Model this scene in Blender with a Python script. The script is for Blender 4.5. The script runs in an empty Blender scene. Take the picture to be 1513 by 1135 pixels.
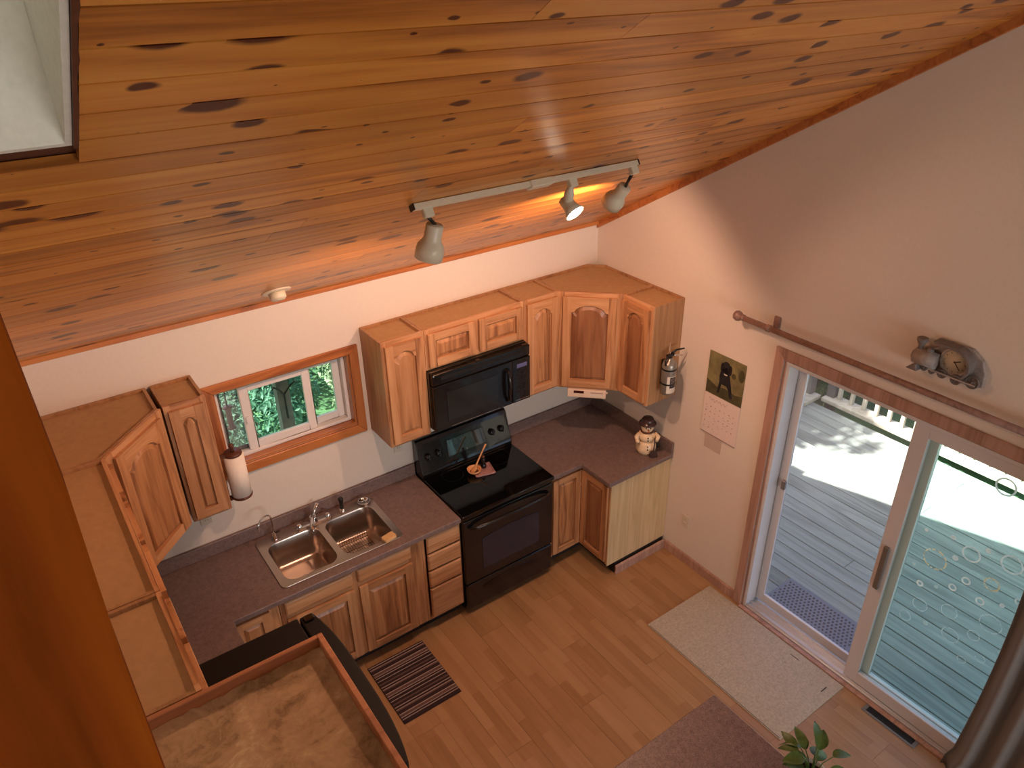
import bpy, bmesh, math, random
from mathutils import Vector, Matrix
random.seed(7)
S = bpy.context.scene
COL = S.collection
R = math.radians
PI = math.pi

# ------------------------------------------------------------------ camera
cam_d = bpy.data.cameras.new('camera')
cam = bpy.data.objects.new('camera', cam_d)
COL.objects.link(cam)
cam_d.sensor_fit = 'HORIZONTAL'; cam_d.sensor_width = 36.0
cam_d.lens = 1113.745 / 1513 * 36.0
cam_d.clip_start = 0.02; cam_d.clip_end = 200
_m = [[0.8140513736991498, 0.292988658824337, -0.5014758287084665],
      [-0.5806094474464215, 0.388830873757343, -0.7153343422128301],
      [-0.014595564891025703, 0.8734805077466912, 0.48664029022687216]]
cam.matrix_world = Matrix.Translation((-3.6802, -4.0947, 4.1401)) @ Matrix(_m).to_4x4()
S.camera = cam

# ------------------------------------------------------------------ sky, sun, room fill, exposure
w = bpy.data.worlds.new('world'); S.world = w; w.use_nodes = True
nt = w.node_tree; nt.nodes.clear()
sky = nt.nodes.new('ShaderNodeTexSky'); sky.sky_type = 'NISHITA'
sky.sun_disc = False; sky.sun_elevation = R(53); sky.sun_rotation = R(298)
sky.air_density = .8; sky.dust_density = 4.0; sky.ozone_density = 1.0
bg = nt.nodes.new('ShaderNodeBackground'); bg.inputs[1].default_value = 0.52
wo = nt.nodes.new('ShaderNodeOutputWorld')
nt.links.new(sky.outputs[0], bg.inputs[0]); nt.links.new(bg.outputs[0], wo.inputs[0])

def light(kind, name, loc, aim, power, color, **kw):
    l = bpy.data.lights.new(name, kind); l.energy = power; l.color = color
    for k, v in kw.items(): setattr(l, k, v)
    o = bpy.data.objects.new(name, l); COL.objects.link(o)
    o.location = loc
    o.rotation_euler = Vector(aim).to_track_quat('-Z', 'Y').to_euler()
    return o
light('SUN', 'sun', (-6, 4, 12), (0.66, -0.35, -1), 28.0, (1, .95, .88), angle=R(0.6))
# added fill standing before the solid far wall, lifts the room's ambient level
light('AREA', 'gable_window_daylight', (-1.9, -9.7, 2.6), (0, 1, 0.03), 330, (.95, .98, 1), shape='RECTANGLE', size=3.4, size_y=3.0)

S.view_settings.view_transform = 'Standard'; S.view_settings.look = 'None'
S.view_settings.gamma = 1.0; S.view_settings.exposure = 0.0
S.view_settings.use_curve_mapping = False

# ------------------------------------------------------------------ material helpers
def srgb(r, g, b):
    f = lambda c: ((c / 255 + .055) / 1.055) ** 2.4 if c > 10 else c / 255 / 12.92
    return (f(r), f(g), f(b), 1)

class NT:
    def __init__(s, name):
        s.m = bpy.data.materials.new(name); s.m.use_nodes = True
        s.t = s.m.node_tree; s.n = s.t.nodes
        s.b = s.n['Principled BSDF']
    def node(s, typ, **kw):
        n = s.n.new(typ)
        for k, v in kw.items():
            if isinstance(k, str) and hasattr(n, k): setattr(n, k, v)
        return n
    def link(s, a, b): s.t.links.new(a, b)
    def math(s, op, a, b=None, clamp=False):
        n = s.n.new('ShaderNodeMath'); n.operation = op; n.use_clamp = clamp
        for i, v in enumerate((a, b)):
            if v is None: continue
            if isinstance(v, (int, float)): n.inputs[i].default_value = v
            else: s.link(v, n.inputs[i])
        return n.outputs[0]
    def mix(s, fac, a, b, mode='MIX'):
        n = s.n.new('ShaderNodeMix'); n.data_type = 'RGBA'; n.blend_type = mode
        for sock, v in ((n.inputs[0], fac), (n.inputs[6], a), (n.inputs[7], b)):
            if isinstance(v, (int, float)): sock.default_value = v
            elif isinstance(v, tuple): sock.default_value = v
            else: s.link(v, sock)
        return n.outputs[2]
    def ramp(s, fac, stops, interp='LINEAR'):
        n = s.n.new('ShaderNodeValToRGB'); n.color_ramp.interpolation = interp
        el = n.color_ramp.elements
        while len(el) < len(stops): el.new(0.5)
        for e, (p, c) in zip(el, stops):
            e.position = p; e.color = c if isinstance(c, tuple) else (c, c, c, 1)
        s.link(fac, n.inputs[0]); return n.outputs[0]
    def coords(s, scale=(1, 1, 1), rand=True):
        tc = s.n.new('ShaderNodeTexCoord'); v = tc.outputs['Object']
        if rand:
            oi = s.n.new('ShaderNodeObjectInfo')
            s.rand = oi.outputs['Random']
            c = s.n.new('ShaderNodeCombineXYZ')
            for i, k in enumerate((37.0, 53.0, 71.0)): s.link(s.math('MULTIPLY', s.rand, k), c.inputs[i])
            a = s.n.new('ShaderNodeVectorMath'); a.operation = 'ADD'
            s.link(v, a.inputs[0]); s.link(c.outputs[0], a.inputs[1]); v = a.outputs[0]
        m = s.n.new('ShaderNodeVectorMath'); m.operation = 'MULTIPLY'
        s.link(v, m.inputs[0]); m.inputs[1].default_value = scale
        return m.outputs[0], v
    def noise(s, vec, scale, detail=3, rough=.5, dist=0):
        n = s.n.new('ShaderNodeTexNoise'); n.inputs['Scale'].default_value = scale
        n.inputs['Detail'].default_value = detail; n.inputs['Roughness'].default_value = rough
        n.inputs['Distortion'].default_value = dist
        s.link(vec, n.inputs['Vector']); return n.outputs['Fac']
    def bump(s, h, strength=.2, dist=.002):
        n = s.n.new('ShaderNodeBump'); n.inputs['Strength'].default_value = strength; n.inputs['Distance'].default_value = dist
        s.link(h, n.inputs['Height']); s.link(n.outputs[0], s.b.inputs['Normal'])

def plain(name, col, rough=.5, metal=0, spec=.5, trans=0, coat=0, nscale=0, namt=.15, bump=0, alpha=1, emit=None):
    t = NT(name); t.b.inputs['Roughness'].default_value = rough; t.b.inputs['Metallic'].default_value = metal
    t.b.inputs['Specular IOR Level'].default_value = spec
    t.b.inputs['Transmission Weight'].default_value = trans
    t.b.inputs['Coat Weight'].default_value = coat
    t.b.inputs['Alpha'].default_value = alpha
    t.b.inputs['Base Color'].default_value = col
    if nscale:
        v, _ = t.coords()
        f = t.noise(v, nscale, 4, .6)
        d = tuple(c * (1 - namt) for c in col[:3]) + (1,); l = tuple(min(1, c * (1 + namt)) for c in col[:3]) + (1,)
        t.link(t.ramp(f, [(.3, d), (.7, l)]), t.b.inputs['Base Color'])
        if bump: t.bump(f, bump)
    if emit:
        t.b.inputs['Emission Color'].default_value = emit[0]; t.b.inputs['Emission Strength'].default_value = emit[1]
    return t.m

def wood(name, dark, mid, light, axis='z', stretch=12, scale=9, rough=.4, var=.18, coat=0, knots=0, bump=.08, ring=1.0):
    """procedural timber: long fibres along one local axis, cathedral rings, tone differing from piece to piece"""
    t = NT(name)
    sc = {'x': (1 / stretch, 1, 1), 'y': (1, 1 / stretch, 1), 'z': (1, 1, 1 / stretch)}[axis]
    v, raw = t.coords(sc)
    big = t.noise(v, scale * .45, 2, .5, .6)
    rings = t.math('FRACT', t.math('MULTIPLY', big, 7 * ring))
    rings = t.math('ABSOLUTE', t.math('SUBTRACT', rings, .5))
    fine = t.noise(v, scale * 6, 3, .65)
    mixv = t.math('ADD', t.math('MULTIPLY', big, .55), t.math('ADD', t.math('MULTIPLY', rings, .38), t.math('MULTIPLY', fine, .28)))
    col = t.ramp(mixv, [(.3, dark), (.5, mid), (.72, light)])
    if knots:
        kv = t.n.new('ShaderNodeTexVoronoi'); kv.voronoi_dimensions = '2D'; kv.inputs['Scale'].default_value = 1
        km = t.n.new('ShaderNodeVectorMath'); km.operation = 'MULTIPLY'; km.inputs[1].default_value = (5.0, 8.5, 0)
        wob = t.noise(raw, 14, 2)
        wv = t.n.new('ShaderNodeVectorMath'); wv.operation = 'ADD'
        wc = t.n.new('ShaderNodeCombineXYZ'); t.link(t.math('MULTIPLY', t.math('SUBTRACT', wob, .5), .035), wc.inputs[0]); t.link(t.math('MULTIPLY', t.math('SUBTRACT', wob, .5), .02), wc.inputs[1])
        t.link(raw, wv.inputs[0]); t.link(wc.outputs[0], wv.inputs[1])
        t.link(wv.outputs[0], km.inputs[0]); t.link(km.outputs[0], kv.inputs['Vector'])
        sep = t.n.new('ShaderNodeSeparateColor'); t.link(kv.outputs['Color'], sep.inputs[0])
        size = t.math('MULTIPLY', t.math('MULTIPLY', t.math('SUBTRACT', sep.outputs[0], knots), sep.outputs[1]), .52)
        core = t.math('GREATER_THAN', size, 0)
        halo = t.math('DIVIDE', kv.outputs['Distance'], t.math('MAXIMUM', size, .001))
        k = t.math('MULTIPLY', core, t.math('SUBTRACT', 1.35, halo, True), True)
        col = t.mix(t.math('MULTIPLY', k, 2.2, True), col, srgb(74, 26, 8))
    hs = t.n.new('ShaderNodeHueSaturation')
    t.link(t.math('ADD', 1 - var / 2, t.math('MULTIPLY', t.rand, var)), hs.inputs['Value'])
    t.link(col, hs.inputs['Color']); t.link(hs.outputs[0], t.b.inputs['Base Color'])
    t.b.inputs['Roughness'].default_value = rough
    t.b.inputs['Coat Weight'].default_value = coat; t.b.inputs['Coat Roughness'].default_value = .22
    if bump: t.bump(fine, bump, .001)
    return t.m

M = {}
M['wall'] = plain('painted_wall', srgb(222, 213, 202), .85, spec=.2, nscale=60, namt=.02, bump=.12)
M['white_rough'] = plain('skylight_plaster', srgb(215, 212, 200), .9, spec=.2, nscale=50, namt=.05, bump=.4)
M['pine'] = wood('knotty_pine', srgb(122, 62, 22), srgb(194, 122, 48), srgb(214, 148, 66), 'x', 16, 11, .34, .36, .2, .36, .03, .8)
M['trim_pine'] = wood('stained_pine_trim', srgb(142, 78, 36), srgb(180, 108, 54), srgb(194, 126, 68), 'x', 14, 14, .35, .12, .3, 0, .04)
M['trim_pine_v'] = wood('stained_pine_trim_upright', srgb(134, 76, 38), srgb(170, 104, 56), srgb(186, 122, 68), 'z', 14, 14, .35, .12, .3, 0, .04)
M['post'] = wood('dark_pine_post', srgb(104, 46, 4), srgb(134, 64, 8), srgb(150, 78, 14), 'z', 10, 7, .8, .1, 0, 0, .1)
M['post'].node_tree.nodes['Principled BSDF'].inputs['Specular IOR Level'].default_value = .08
M['note'] = plain('old_note_paper', srgb(196, 178, 166), .85)
M['door_trim'] = wood('oak_door_trim', srgb(144, 112, 98), srgb(174, 138, 122), srgb(188, 154, 138), 'z', 14, 16, .45, .1)
M['cab_v'] = wood('hickory_upright', srgb(132, 86, 54), srgb(184, 134, 92), srgb(204, 158, 116), 'z', 14, 16, .38, .14, .15)
M['cab_h'] = wood('hickory_cross', srgb(144, 96, 60), srgb(190, 140, 98), srgb(208, 162, 120), 'x', 14, 16, .38, .14, .15)
M['cab_p'] = wood('hickory_panel', srgb(122, 76, 46), srgb(176, 126, 84), srgb(198, 150, 108), 'z', 12, 13, .38, .3, .15)
M['cab_dark'] = wood('hickory_heartwood_panel', srgb(112, 70, 44), srgb(144, 98, 66), srgb(164, 118, 82), 'z', 12, 10, .38, .12, .15)
M['cab_top'] = plain('particle_board', srgb(178, 142, 102), .8, spec=.2, nscale=30, namt=.07)
M['cab_side'] = wood('cabinet_side_veneer', srgb(140, 100, 66), srgb(168, 126, 86), srgb(182, 140, 100), 'z', 20, 20, .5, .1)
M['veneer'] = wood('pale_oak_veneer', srgb(182, 154, 112), srgb(204, 178, 136), srgb(216, 192, 152), 'z', 24, 22, .5, .05)
M['toe'] = plain('toe_kick_black', srgb(36, 30, 28), .7)
M['dusty'] = plain('dusty_paper', srgb(158, 118, 78), .9, spec=.1, nscale=7, namt=.25, bump=.3)
M['lam'] = None
def laminate():
    t = NT('speckled_laminate'); v, _ = t.coords(rand=False)
    a = t.noise(v, 260, 2, .7); b = t.noise(v, 40, 3, .6)
    c = t.ramp(t.math('ADD', t.math('MULTIPLY', a, .75), t.math('MULTIPLY', b, .25)), [(.36, srgb(86, 70, 68)), (.5, srgb(120, 102, 98)), (.66, srgb(146, 128, 122))])
    t.link(c, t.b.inputs['Base Color']); t.b.inputs['Roughness'].default_value = .42; return t.m
M['lam'] = laminate()
def laminate_floor():
    """three-strip laminate plank: strips of different tone printed along the plank"""
    t = NT('three_strip_laminate')
    v, raw = t.coords((1, .07, 1))
    sx = t.n.new('ShaderNodeSeparateXYZ'); tc = t.n.new('ShaderNodeTexCoord'); t.link(tc.outputs['Object'], sx.inputs[0])
    strip = t.math('FLOOR', t.math('MULTIPLY', sx.outputs[0], 3 / .192))
    ln = t.math('FLOOR', t.math('ADD', t.math('MULTIPLY', sx.outputs[1], 2.3), t.math('ADD', t.math('MULTIPLY', strip, .37), t.math('MULTIPLY', t.rand, 9))))
    c = t.n.new('ShaderNodeCombineXYZ'); t.link(strip, c.inputs[0]); t.link(ln, c.inputs[1]); t.link(t.math('MULTIPLY', t.rand, 91), c.inputs[2])
    wn = t.n.new('ShaderNodeTexWhiteNoise'); t.link(c.outputs[0], wn.inputs['Vector'])
    g = t.noise(v, 26, 4, .6, .5)
    f = t.math('ADD', t.math('MULTIPLY', wn.outputs['Value'], .42), t.math('MULTIPLY', g, .6))
    t.link(t.ramp(f, [(.2, srgb(146, 108, 72)), (.5, srgb(163, 127, 88)), (.85, srgb(176, 142, 102))]), t.b.inputs['Base Color'])
    t.b.inputs['Roughness'].default_value = .36; return t.m
M['floor'] = laminate_floor()
M['black'] = plain('black_enamel', srgb(16, 16, 17), .16, spec=.5, coat=.4)
M['blackglass'] = plain('black_glass', srgb(7, 7, 8), .05, spec=.6)
M['display_glass'] = plain('mirror_black_glass', srgb(128, 136, 132), .03, .9, spec=1.0)
M['blacksat'] = plain('black_satin', srgb(20, 19, 19), .35)
M['fridge'] = plain('black_fridge_textured', srgb(9, 8, 7), .6, spec=.25, nscale=180, namt=.1, bump=.15)
M['ovenwin'] = plain('oven_window', srgb(38, 42, 56), .08, spec=.7)
M['micwin'] = plain('microwave_window', srgb(30, 34, 34), .1, spec=.6)
M['steel'] = plain('brushed_steel', srgb(190, 178, 168), .28, 1.0)
M['chrome'] = plain('chrome', srgb(222, 222, 222), .07, 1.0)
M['cream'] = plain('cream_enamel', srgb(214, 206, 184), .35)
M['white'] = plain('white_vinyl', srgb(226, 224, 222), .4)
M['alu'] = plain('door_vinyl_grey', srgb(206, 206, 208), .4)
M['alu2'] = plain('bright_aluminium', srgb(205, 210, 216), .3, .6)
M['wallplate'] = plain('almond_plate', srgb(214, 204, 188), .4)
M['paper'] = plain('paper_towel', srgb(240, 232, 220), .95, spec=.1, nscale=90, namt=.03, bump=.2)
M['brown'] = plain('dark_brown_wood', srgb(84, 46, 30), .45, nscale=30, namt=.2)
M['spoonwood'] = plain('spoon_wood', srgb(210, 156, 104), .6, nscale=40, namt=.1)
M['terracotta'] = plain('glazed_dish', srgb(222, 164, 112), .35, nscale=30, namt=.15)
M['coffee'] = plain('food_residue', srgb(96, 50, 26), .6, nscale=50, namt=.4)
M['lilac'] = plain('spoon_rest_glaze', srgb(168, 128, 128), .3, nscale=25, namt=.25)
M['mat'] = plain('beige_mat', srgb(178, 170, 152), .95, spec=.1, nscale=70, namt=.16, bump=.5)
M['greymetal'] = plain('vent_metal', srgb(128, 124, 120), .4, .5)
M['vdark'] = plain('vent_dark', srgb(26, 27, 30), .6)
M['curtain'] = plain('taupe_curtain', srgb(124, 121, 119), .9, spec=.1, nscale=120, namt=.05, bump=.1)
M['rim'] = wood('brown_rim', srgb(150, 98, 66), srgb(184, 126, 90), srgb(198, 142, 104), 'x', 14, 14, .45, .1)
M['rod'] = wood('dark_oak_rod', srgb(116, 90, 82), srgb(146, 116, 106), srgb(162, 132, 122), 'x', 12, 20, .45, .05)
M['pewter'] = plain('pewter_resin', srgb(156, 150, 146), .6, .1, nscale=40, namt=.2)
M['pewterdark'] = plain('dark_pewter', srgb(116, 110, 108), .55, .1, nscale=40, namt=.2)
M['dial'] = plain('aged_dial', srgb(196, 186, 164), .6)
M['ink'] = plain('dark_ink', srgb(50, 44, 44), .7)
M['faint'] = plain('faint_print', srgb(160, 140, 136), .8)
M['page'] = plain('calendar_page', srgb(224, 210, 204), .8)
M['meadow'] = plain('print_meadow', srgb(122, 116, 80), .5, nscale=9, namt=.4)
M['meadow2'] = plain('print_dark_scrub', srgb(78, 74, 50), .5, nscale=14, namt=.3)
M['dog'] = plain('print_black_dog', srgb(38, 36, 40), .5, nscale=20, namt=.3)
M['ext_grey'] = plain('extinguisher_silver', srgb(150, 148, 142), .3, .55)
M['label_dark'] = plain('label_dark', srgb(50, 48, 46), .5)
M['label_light'] = plain('label_light', srgb(216, 212, 200), .5)
M['ceramic'] = plain('cream_ceramic', srgb(232, 208, 172), .25, nscale=16, namt=.06)
M['hat'] = plain('dark_glazed_hat', srgb(66, 48, 46), .25)
M['orange'] = plain('carrot_orange', srgb(200, 110, 60), .4)
M['radio'] = plain('radio_beige', srgb(222, 200, 180), .45)
M['lcd'] = plain('dark_red_display', srgb(60, 20, 18), .2)
M['bluelcd'] = plain('blue_display', srgb(90, 96, 140), .2)
M['sponge'] = plain('tan_sponge', srgb(206, 170, 122), .9, nscale=60, namt=.1)
M['leaf'] = plain('pothos_leaf', srgb(72, 100, 46), .4, nscale=20, namt=.35)
M['pot'] = plain('white_pot', srgb(220, 218, 212), .3)
M['soil'] = plain('potting_soil', srgb(50, 38, 30), .95, nscale=50, namt=.3)
M['deck'] = wood('weathered_deck', srgb(104, 112, 106), srgb(134, 142, 136), srgb(154, 162, 154), 'y', 14, 10, .8, .12, 0, 0, .2)
M['rail'] = wood('weathered_rail', srgb(150, 144, 128), srgb(186, 180, 162), srgb(206, 200, 184), 'z', 10, 10, .8, .1)
M['greypost'] = wood('grey_post', srgb(74, 71, 68), srgb(98, 94, 90), srgb(114, 110, 106), 'z', 10, 14, .8, .1)
M['rubber'] = plain('grey_rubber', srgb(104, 110, 124), .7)
M['rubberdark'] = plain('rubber_hole', srgb(34, 38, 46), .9)
M['grass'] = plain('grass', srgb(66, 92, 62), .95, spec=.1, nscale=4, namt=.35)
M['siding'] = plain('outside_siding', srgb(150, 140, 124), .8)
M['bark'] = plain('bark', srgb(92, 80, 66), .9, nscale=20, namt=.3)
def leafmat(name, c1, c2):
    t = NT(name); v, _ = t.coords()
    f = t.noise(v, 3.5, 3)
    col = t.ramp(f, [(.35, c1), (.65, c2)])
    t.link(col, t.b.inputs['Base Color']); t.b.inputs['Roughness'].default_value = .6
    tr = t.n.new('ShaderNodeBsdfTranslucent'); t.link(col, tr.inputs[0])
    mx = t.n.new('ShaderNodeMixShader'); mx.inputs[0].default_value = .5
    t.link(t.b.outputs[0], mx.inputs[1]); t.link(tr.outputs[0], mx.inputs[2])
    t.link(mx.outputs[0], t.n['Material Output'].inputs[0]); return t.m
M['fol1'] = leafmat('foliage_green', srgb(66, 98, 66), srgb(104, 138, 92))
M['fol2'] = leafmat('foliage_bluegreen', srgb(56, 94, 74), srgb(92, 136, 108))
M['fol3'] = leafmat('foliage_light', srgb(112, 132, 96), srgb(168, 172, 144))
def glass(name, tint, refl=.08):
    t = NT(name); t.n.remove(t.b)
    tr = t.n.new('ShaderNodeBsdfTransparent'); tr.inputs[0].default_value = tint
    gl = t.n.new('ShaderNodeBsdfGlossy'); gl.inputs['Roughness'].default_value = .02
    fr = t.n.new('ShaderNodeFresnel'); fr.inputs[0].default_value = 1.45
    ge = t.n.new('ShaderNodeNewGeometry'); mx = t.n.new('ShaderNodeMixShader'); t.link(t.math('MULTIPLY', fr.outputs[0], t.math('SUBTRACT', 1.0, ge.outputs['Backfacing']), True), mx.inputs[0])
    t.link(tr.outputs[0], mx.inputs[1]); t.link(gl.outputs[0], mx.inputs[2])
    t.link(mx.outputs[0], t.n['Material Output'].inputs[0]); return t.m
M['glass'] = glass('clear_glass', (.90, .95, .92, 1))
M['glass_teal'] = glass('coated_glass', (.90, .965, .945, 1))
M['glass_green'] = glass('window_glass', (.86, .97, .93, 1))
def screenmat():
    t = NT('insect_screen')
    t.b.inputs['Base Color'].default_value = srgb(180, 180, 190); t.b.inputs['Roughness'].default_value = .7
    tr = t.n.new('ShaderNodeBsdfTransparent')
    mx = t.n.new('ShaderNodeMixShader'); mx.inputs[0].default_value = .16
    t.link(tr.outputs[0], mx.inputs[1]); t.link(t.b.outputs[0], mx.inputs[2])
    t.link(mx.outputs[0], t.n['Material Output'].inputs[0]); return t.m
M['screen'] = screenmat()
def diffmat():
    t = NT('skylight_diffuser'); t.n.remove(t.b); tr = t.n.new('ShaderNodeBsdfTranslucent'); tr.inputs[0].default_value = (.8, .8, .76, 1)
    t.link(tr.outputs[0], t.n['Material Output'].inputs[0]); return t.m
M['diffuser'] = diffmat()
def ringmat(name, col, dens):
    t = NT(name); t.b.inputs['Base Color'].default_value = col; t.b.inputs['Roughness'].default_value = .5
    tl = t.n.new('ShaderNodeBsdfTranslucent'); tl.inputs[0].default_value = col
    tr = t.n.new('ShaderNodeBsdfTransparent'); m1 = t.n.new('ShaderNodeMixShader'); m1.inputs[0].default_value = .6
    t.link(t.b.outputs[0], m1.inputs[1]); t.link(tl.outputs[0], m1.inputs[2])
    m2 = t.n.new('ShaderNodeMixShader'); m2.inputs[0].default_value = dens
    t.link(tr.outputs[0], m2.inputs[1]); t.link(m1.outputs[0], m2.inputs[2]); t.link(m2.outputs[0], t.n['Material Output'].inputs[0]); return t.m
M['decal'] = ringmat('white_decal', srgb(250, 252, 250), .95)
M['decal_warm'] = ringmat('warm_decal', srgb(252, 240, 214), .95)
M['decal_faint'] = ringmat('faint_decal', srgb(235, 246, 242), .5)
M['bulb'] = plain('lit_bulb', (1, .9, .8, 1), .3, emit=((1, .84, .64, 1), 40.0))
M['bulb_dim'] = plain('lit_bulb_hidden', (1, .9, .8, 1), .3, emit=((1, .72, .45, 1), 14.0))
M['rug_dark'] = plain('rug_dark', srgb(58, 46, 48), .95, spec=.1, nscale=90, namt=.2, bump=.3)
M['rug_mid'] = plain('rug_brown', srgb(104, 84, 80), .95, spec=.1, nscale=90, namt=.2, bump=.3)
M['rug_light'] = plain('rug_light', srgb(178, 160, 150), .95, spec=.1, nscale=90, namt=.15, bump=.3)

# ------------------------------------------------------------------ mesh helpers
class MB:
    def __init__(s): s.bm = bmesh.new(); s.T = Matrix.Identity(4); s.mi = 0; s.sm = False
    def v(s, co): return s.bm.verts.new(s.T @ Vector(co))
    def f(s, vs, smooth=None):
        try: fc = s.bm.faces.new(vs)
        except ValueError: return None
        fc.material_index = s.mi; fc.smooth = s.sm if smooth is None else smooth; return fc
    def box(s, x0, x1, y0, y1, z0, z1, mi=None):
        if mi is not None: s.mi = mi
        a = [s.v((x, y, z)) for z in (z0, z1) for y in (y0, y1) for x in (x0, x1)]
        for q in ((0, 2, 3, 1), (4, 5, 7, 6), (0, 1, 5, 4), (2, 6, 7, 3), (0, 4, 6, 2), (1, 3, 7, 5)): s.f([a[i] for i in q])
        return s
    def prism(s, poly, axis, a, b, mi=None):
        """extrude a 2-D polygon along an axis ('x': poly=(y,z), 'y': (x,z), 'z': (x,y))"""
        if mi is not None: s.mi = mi
        def P(p, h): return {'x': (h, p[0], p[1]), 'y': (p[0], h, p[1]), 'z': (p[0], p[1], h)}[axis]
        A = [s.v(P(p, a)) for p in poly]; B = [s.v(P(p, b)) for p in poly]
        n = len(poly)
        s.f(A[::-1]); s.f(B)
        for i in range(n): s.f([A[i], A[(i + 1) % n], B[(i + 1) % n], B[i]])
        return s
    def lathe(s, prof, n=24, mi=None, smooth=True, cx=0, cy=0):
        if mi is not None: s.mi = mi
        rings = []
        for r, z in prof:
            if r < 1e-6: rings.append([s.v((cx, cy, z))])
            else: rings.append([s.v((cx + r * math.cos(2 * PI * i / n), cy + r * math.sin(2 * PI * i / n), z)) for i in range(n)])
        for a, b in zip(rings, rings[1:]):
            for i in range(n):
                j = (i + 1) % n
                if len(a) == 1 and len(b) == 1: continue
                if len(a) == 1: s.f([a[0], b[j], b[i]], smooth)
                elif len(b) == 1: s.f([a[i], a[j], b[0]], smooth)
                else: s.f([a[i], a[j], b[j], b[i]], smooth)
        return s
    def tube(s, path, r, n=8, mi=None, cap=True, smooth=True):
        if mi is not None: s.mi = mi
        path = [Vector(p) for p in path]; rs = r if isinstance(r, (list, tuple)) else [r] * len(path)
        rings = []; up = None
        for i, p in enumerate(path):
            d = (path[min(i + 1, len(path) - 1)] - path[max(i - 1, 0)]).normalized()
            if up is None: up = Vector((0, 0, 1)) if abs(d.z) < .9 else Vector((1, 0, 0))
            sx = d.cross(up).normalized(); up = sx.cross(d).normalized()
            rings.append([s.v(p + (sx * math.cos(2 * PI * k / n) + up * math.sin(2 * PI * k / n)) * rs[i]) for k in range(n)])
        for a, b in zip(rings, rings[1:]):
            for k in range(n): s.f([a[k], a[(k + 1) % n], b[(k + 1) % n], b[k]], smooth)
        if cap: s.f(rings[0][::-1], False); s.f(rings[-1], False)
        return s
    def ball(s, c, r, n=14, mi=None, sx=1, sy=1, sz=1):
        if mi is not None: s.mi = mi
        T = s.T; s.T = T @ Matrix.Translation(c) @ Matrix.Diagonal((sx, sy, sz, 1))
        s.lathe([(r * math.sin(PI * i / (n // 2 + 2)), -r * math.cos(PI * i / (n // 2 + 2))) for i in range(n // 2 + 3)], n)
        s.T = T; return s
    def plate(s, outer, holes, z0, z1, mi=None):
        """flat slab with holes, all in the xy plane"""
        if mi is not None: s.mi = mi
        for z, flip in ((z1, False), (z0, True)):
            es = []
            for lp in [outer] + holes:
                vs = [s.v((x, y, z)) for x, y in lp]
                es += [s.bm.edges.new((vs[i], vs[(i + 1) % len(vs)])) for i in range(len(vs))]
            r = bmesh.ops.triangle_fill(s.bm, edges=es, use_beauty=True, use_dissolve=False)
            for g in r['geom']:
                if isinstance(g, bmesh.types.BMFace):
                    g.material_index = s.mi
                    g.normal_update()
                    if (g.normal.z < 0) != flip: g.normal_flip()
        for k, lp in enumerate([outer] + holes):
            n = len(lp)
            A = [s.v((x, y, z0)) for x, y in lp]; B = [s.v((x, y, z1)) for x, y in lp]
            for i in range(n): s.f([A[i], A[(i + 1) % n], B[(i + 1) % n], B[i]])
        return s
    def build(s, name, mats, parent=None, loc=None, rotz=None, bevel=0, segs=1, mesh_only=False, recalc=True):
        bmesh.ops.remove_doubles(s.bm, verts=s.bm.verts, dist=1e-6)
        if recalc: bmesh.ops.recalc_face_normals(s.bm, faces=s.bm.faces)
        me = bpy.data.meshes.new(name); s.bm.to_mesh(me); s.bm.free()
        for m in (mats if isinstance(mats, (list, tuple)) else [mats]): me.materials.append(m)
        return link(name, me, parent, loc, rotz, bevel, segs)

def link(name, me, parent=None, loc=None, rotz=None, bevel=0, segs=1):
    o = bpy.data.objects.new(name, me); COL.objects.link(o)
    if parent is not None: o.parent = parent
    if loc is not None: o.location = loc
    if rotz is not None: o.rotation_euler = (0, 0, rotz)
    if bevel:
        b = o.modifiers.new('bevel', 'BEVEL'); b.width = bevel; b.segments = segs; b.limit_method = 'ANGLE'; b.angle_limit = R(35)
        b.harden_normals = False
    return o
def box(name, m, dims, parent=None, bevel=0, **kw): return MB().box(*dims).build(name, m, parent, bevel=bevel, **kw)
def tag(o, label, cat, group=None):
    o['label'] = label; o['category'] = cat
    if group: o['group'] = group
    return o
def thing(name, label, cat, loc=(0, 0, 0), rotz=0, group=None):
    o = bpy.data.objects.new(name, None); COL.objects.link(o); o.empty_display_size = .05
    o.location = loc; o.rotation_euler = (0, 0, rotz); return tag(o, label, cat, group)
def struct(o, label=None):
    o['kind'] = 'structure'
    if label: o['label'] = label
    return o
def sempty(name, label=None):
    o = bpy.data.objects.new(name, None); COL.objects.link(o); o.empty_display_size = .05
    return struct(o, label)
def rrect(x0, x1, y0, y1, r, n=5):
    p = []
    for cx, cy, a in ((x1 - r, y1 - r, 0), (x0 + r, y1 - r, 90), (x0 + r, y0 + r, 180), (x1 - r, y0 + r, 270)):
        for i in range(n + 1):
            t = R(a + 90 * i / n); p.append((cx + r * math.cos(t), cy + r * math.sin(t)))
    return p

# ------------------------------------------------------------------ room shell
XL = -3.86; SL = .583; ZC = 2.47; YR = -5.1          # left wall, roof slope, ceiling height at the sink wall, ridge
zc = lambda y: ZC - SL * y
WY = -10.0
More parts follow.
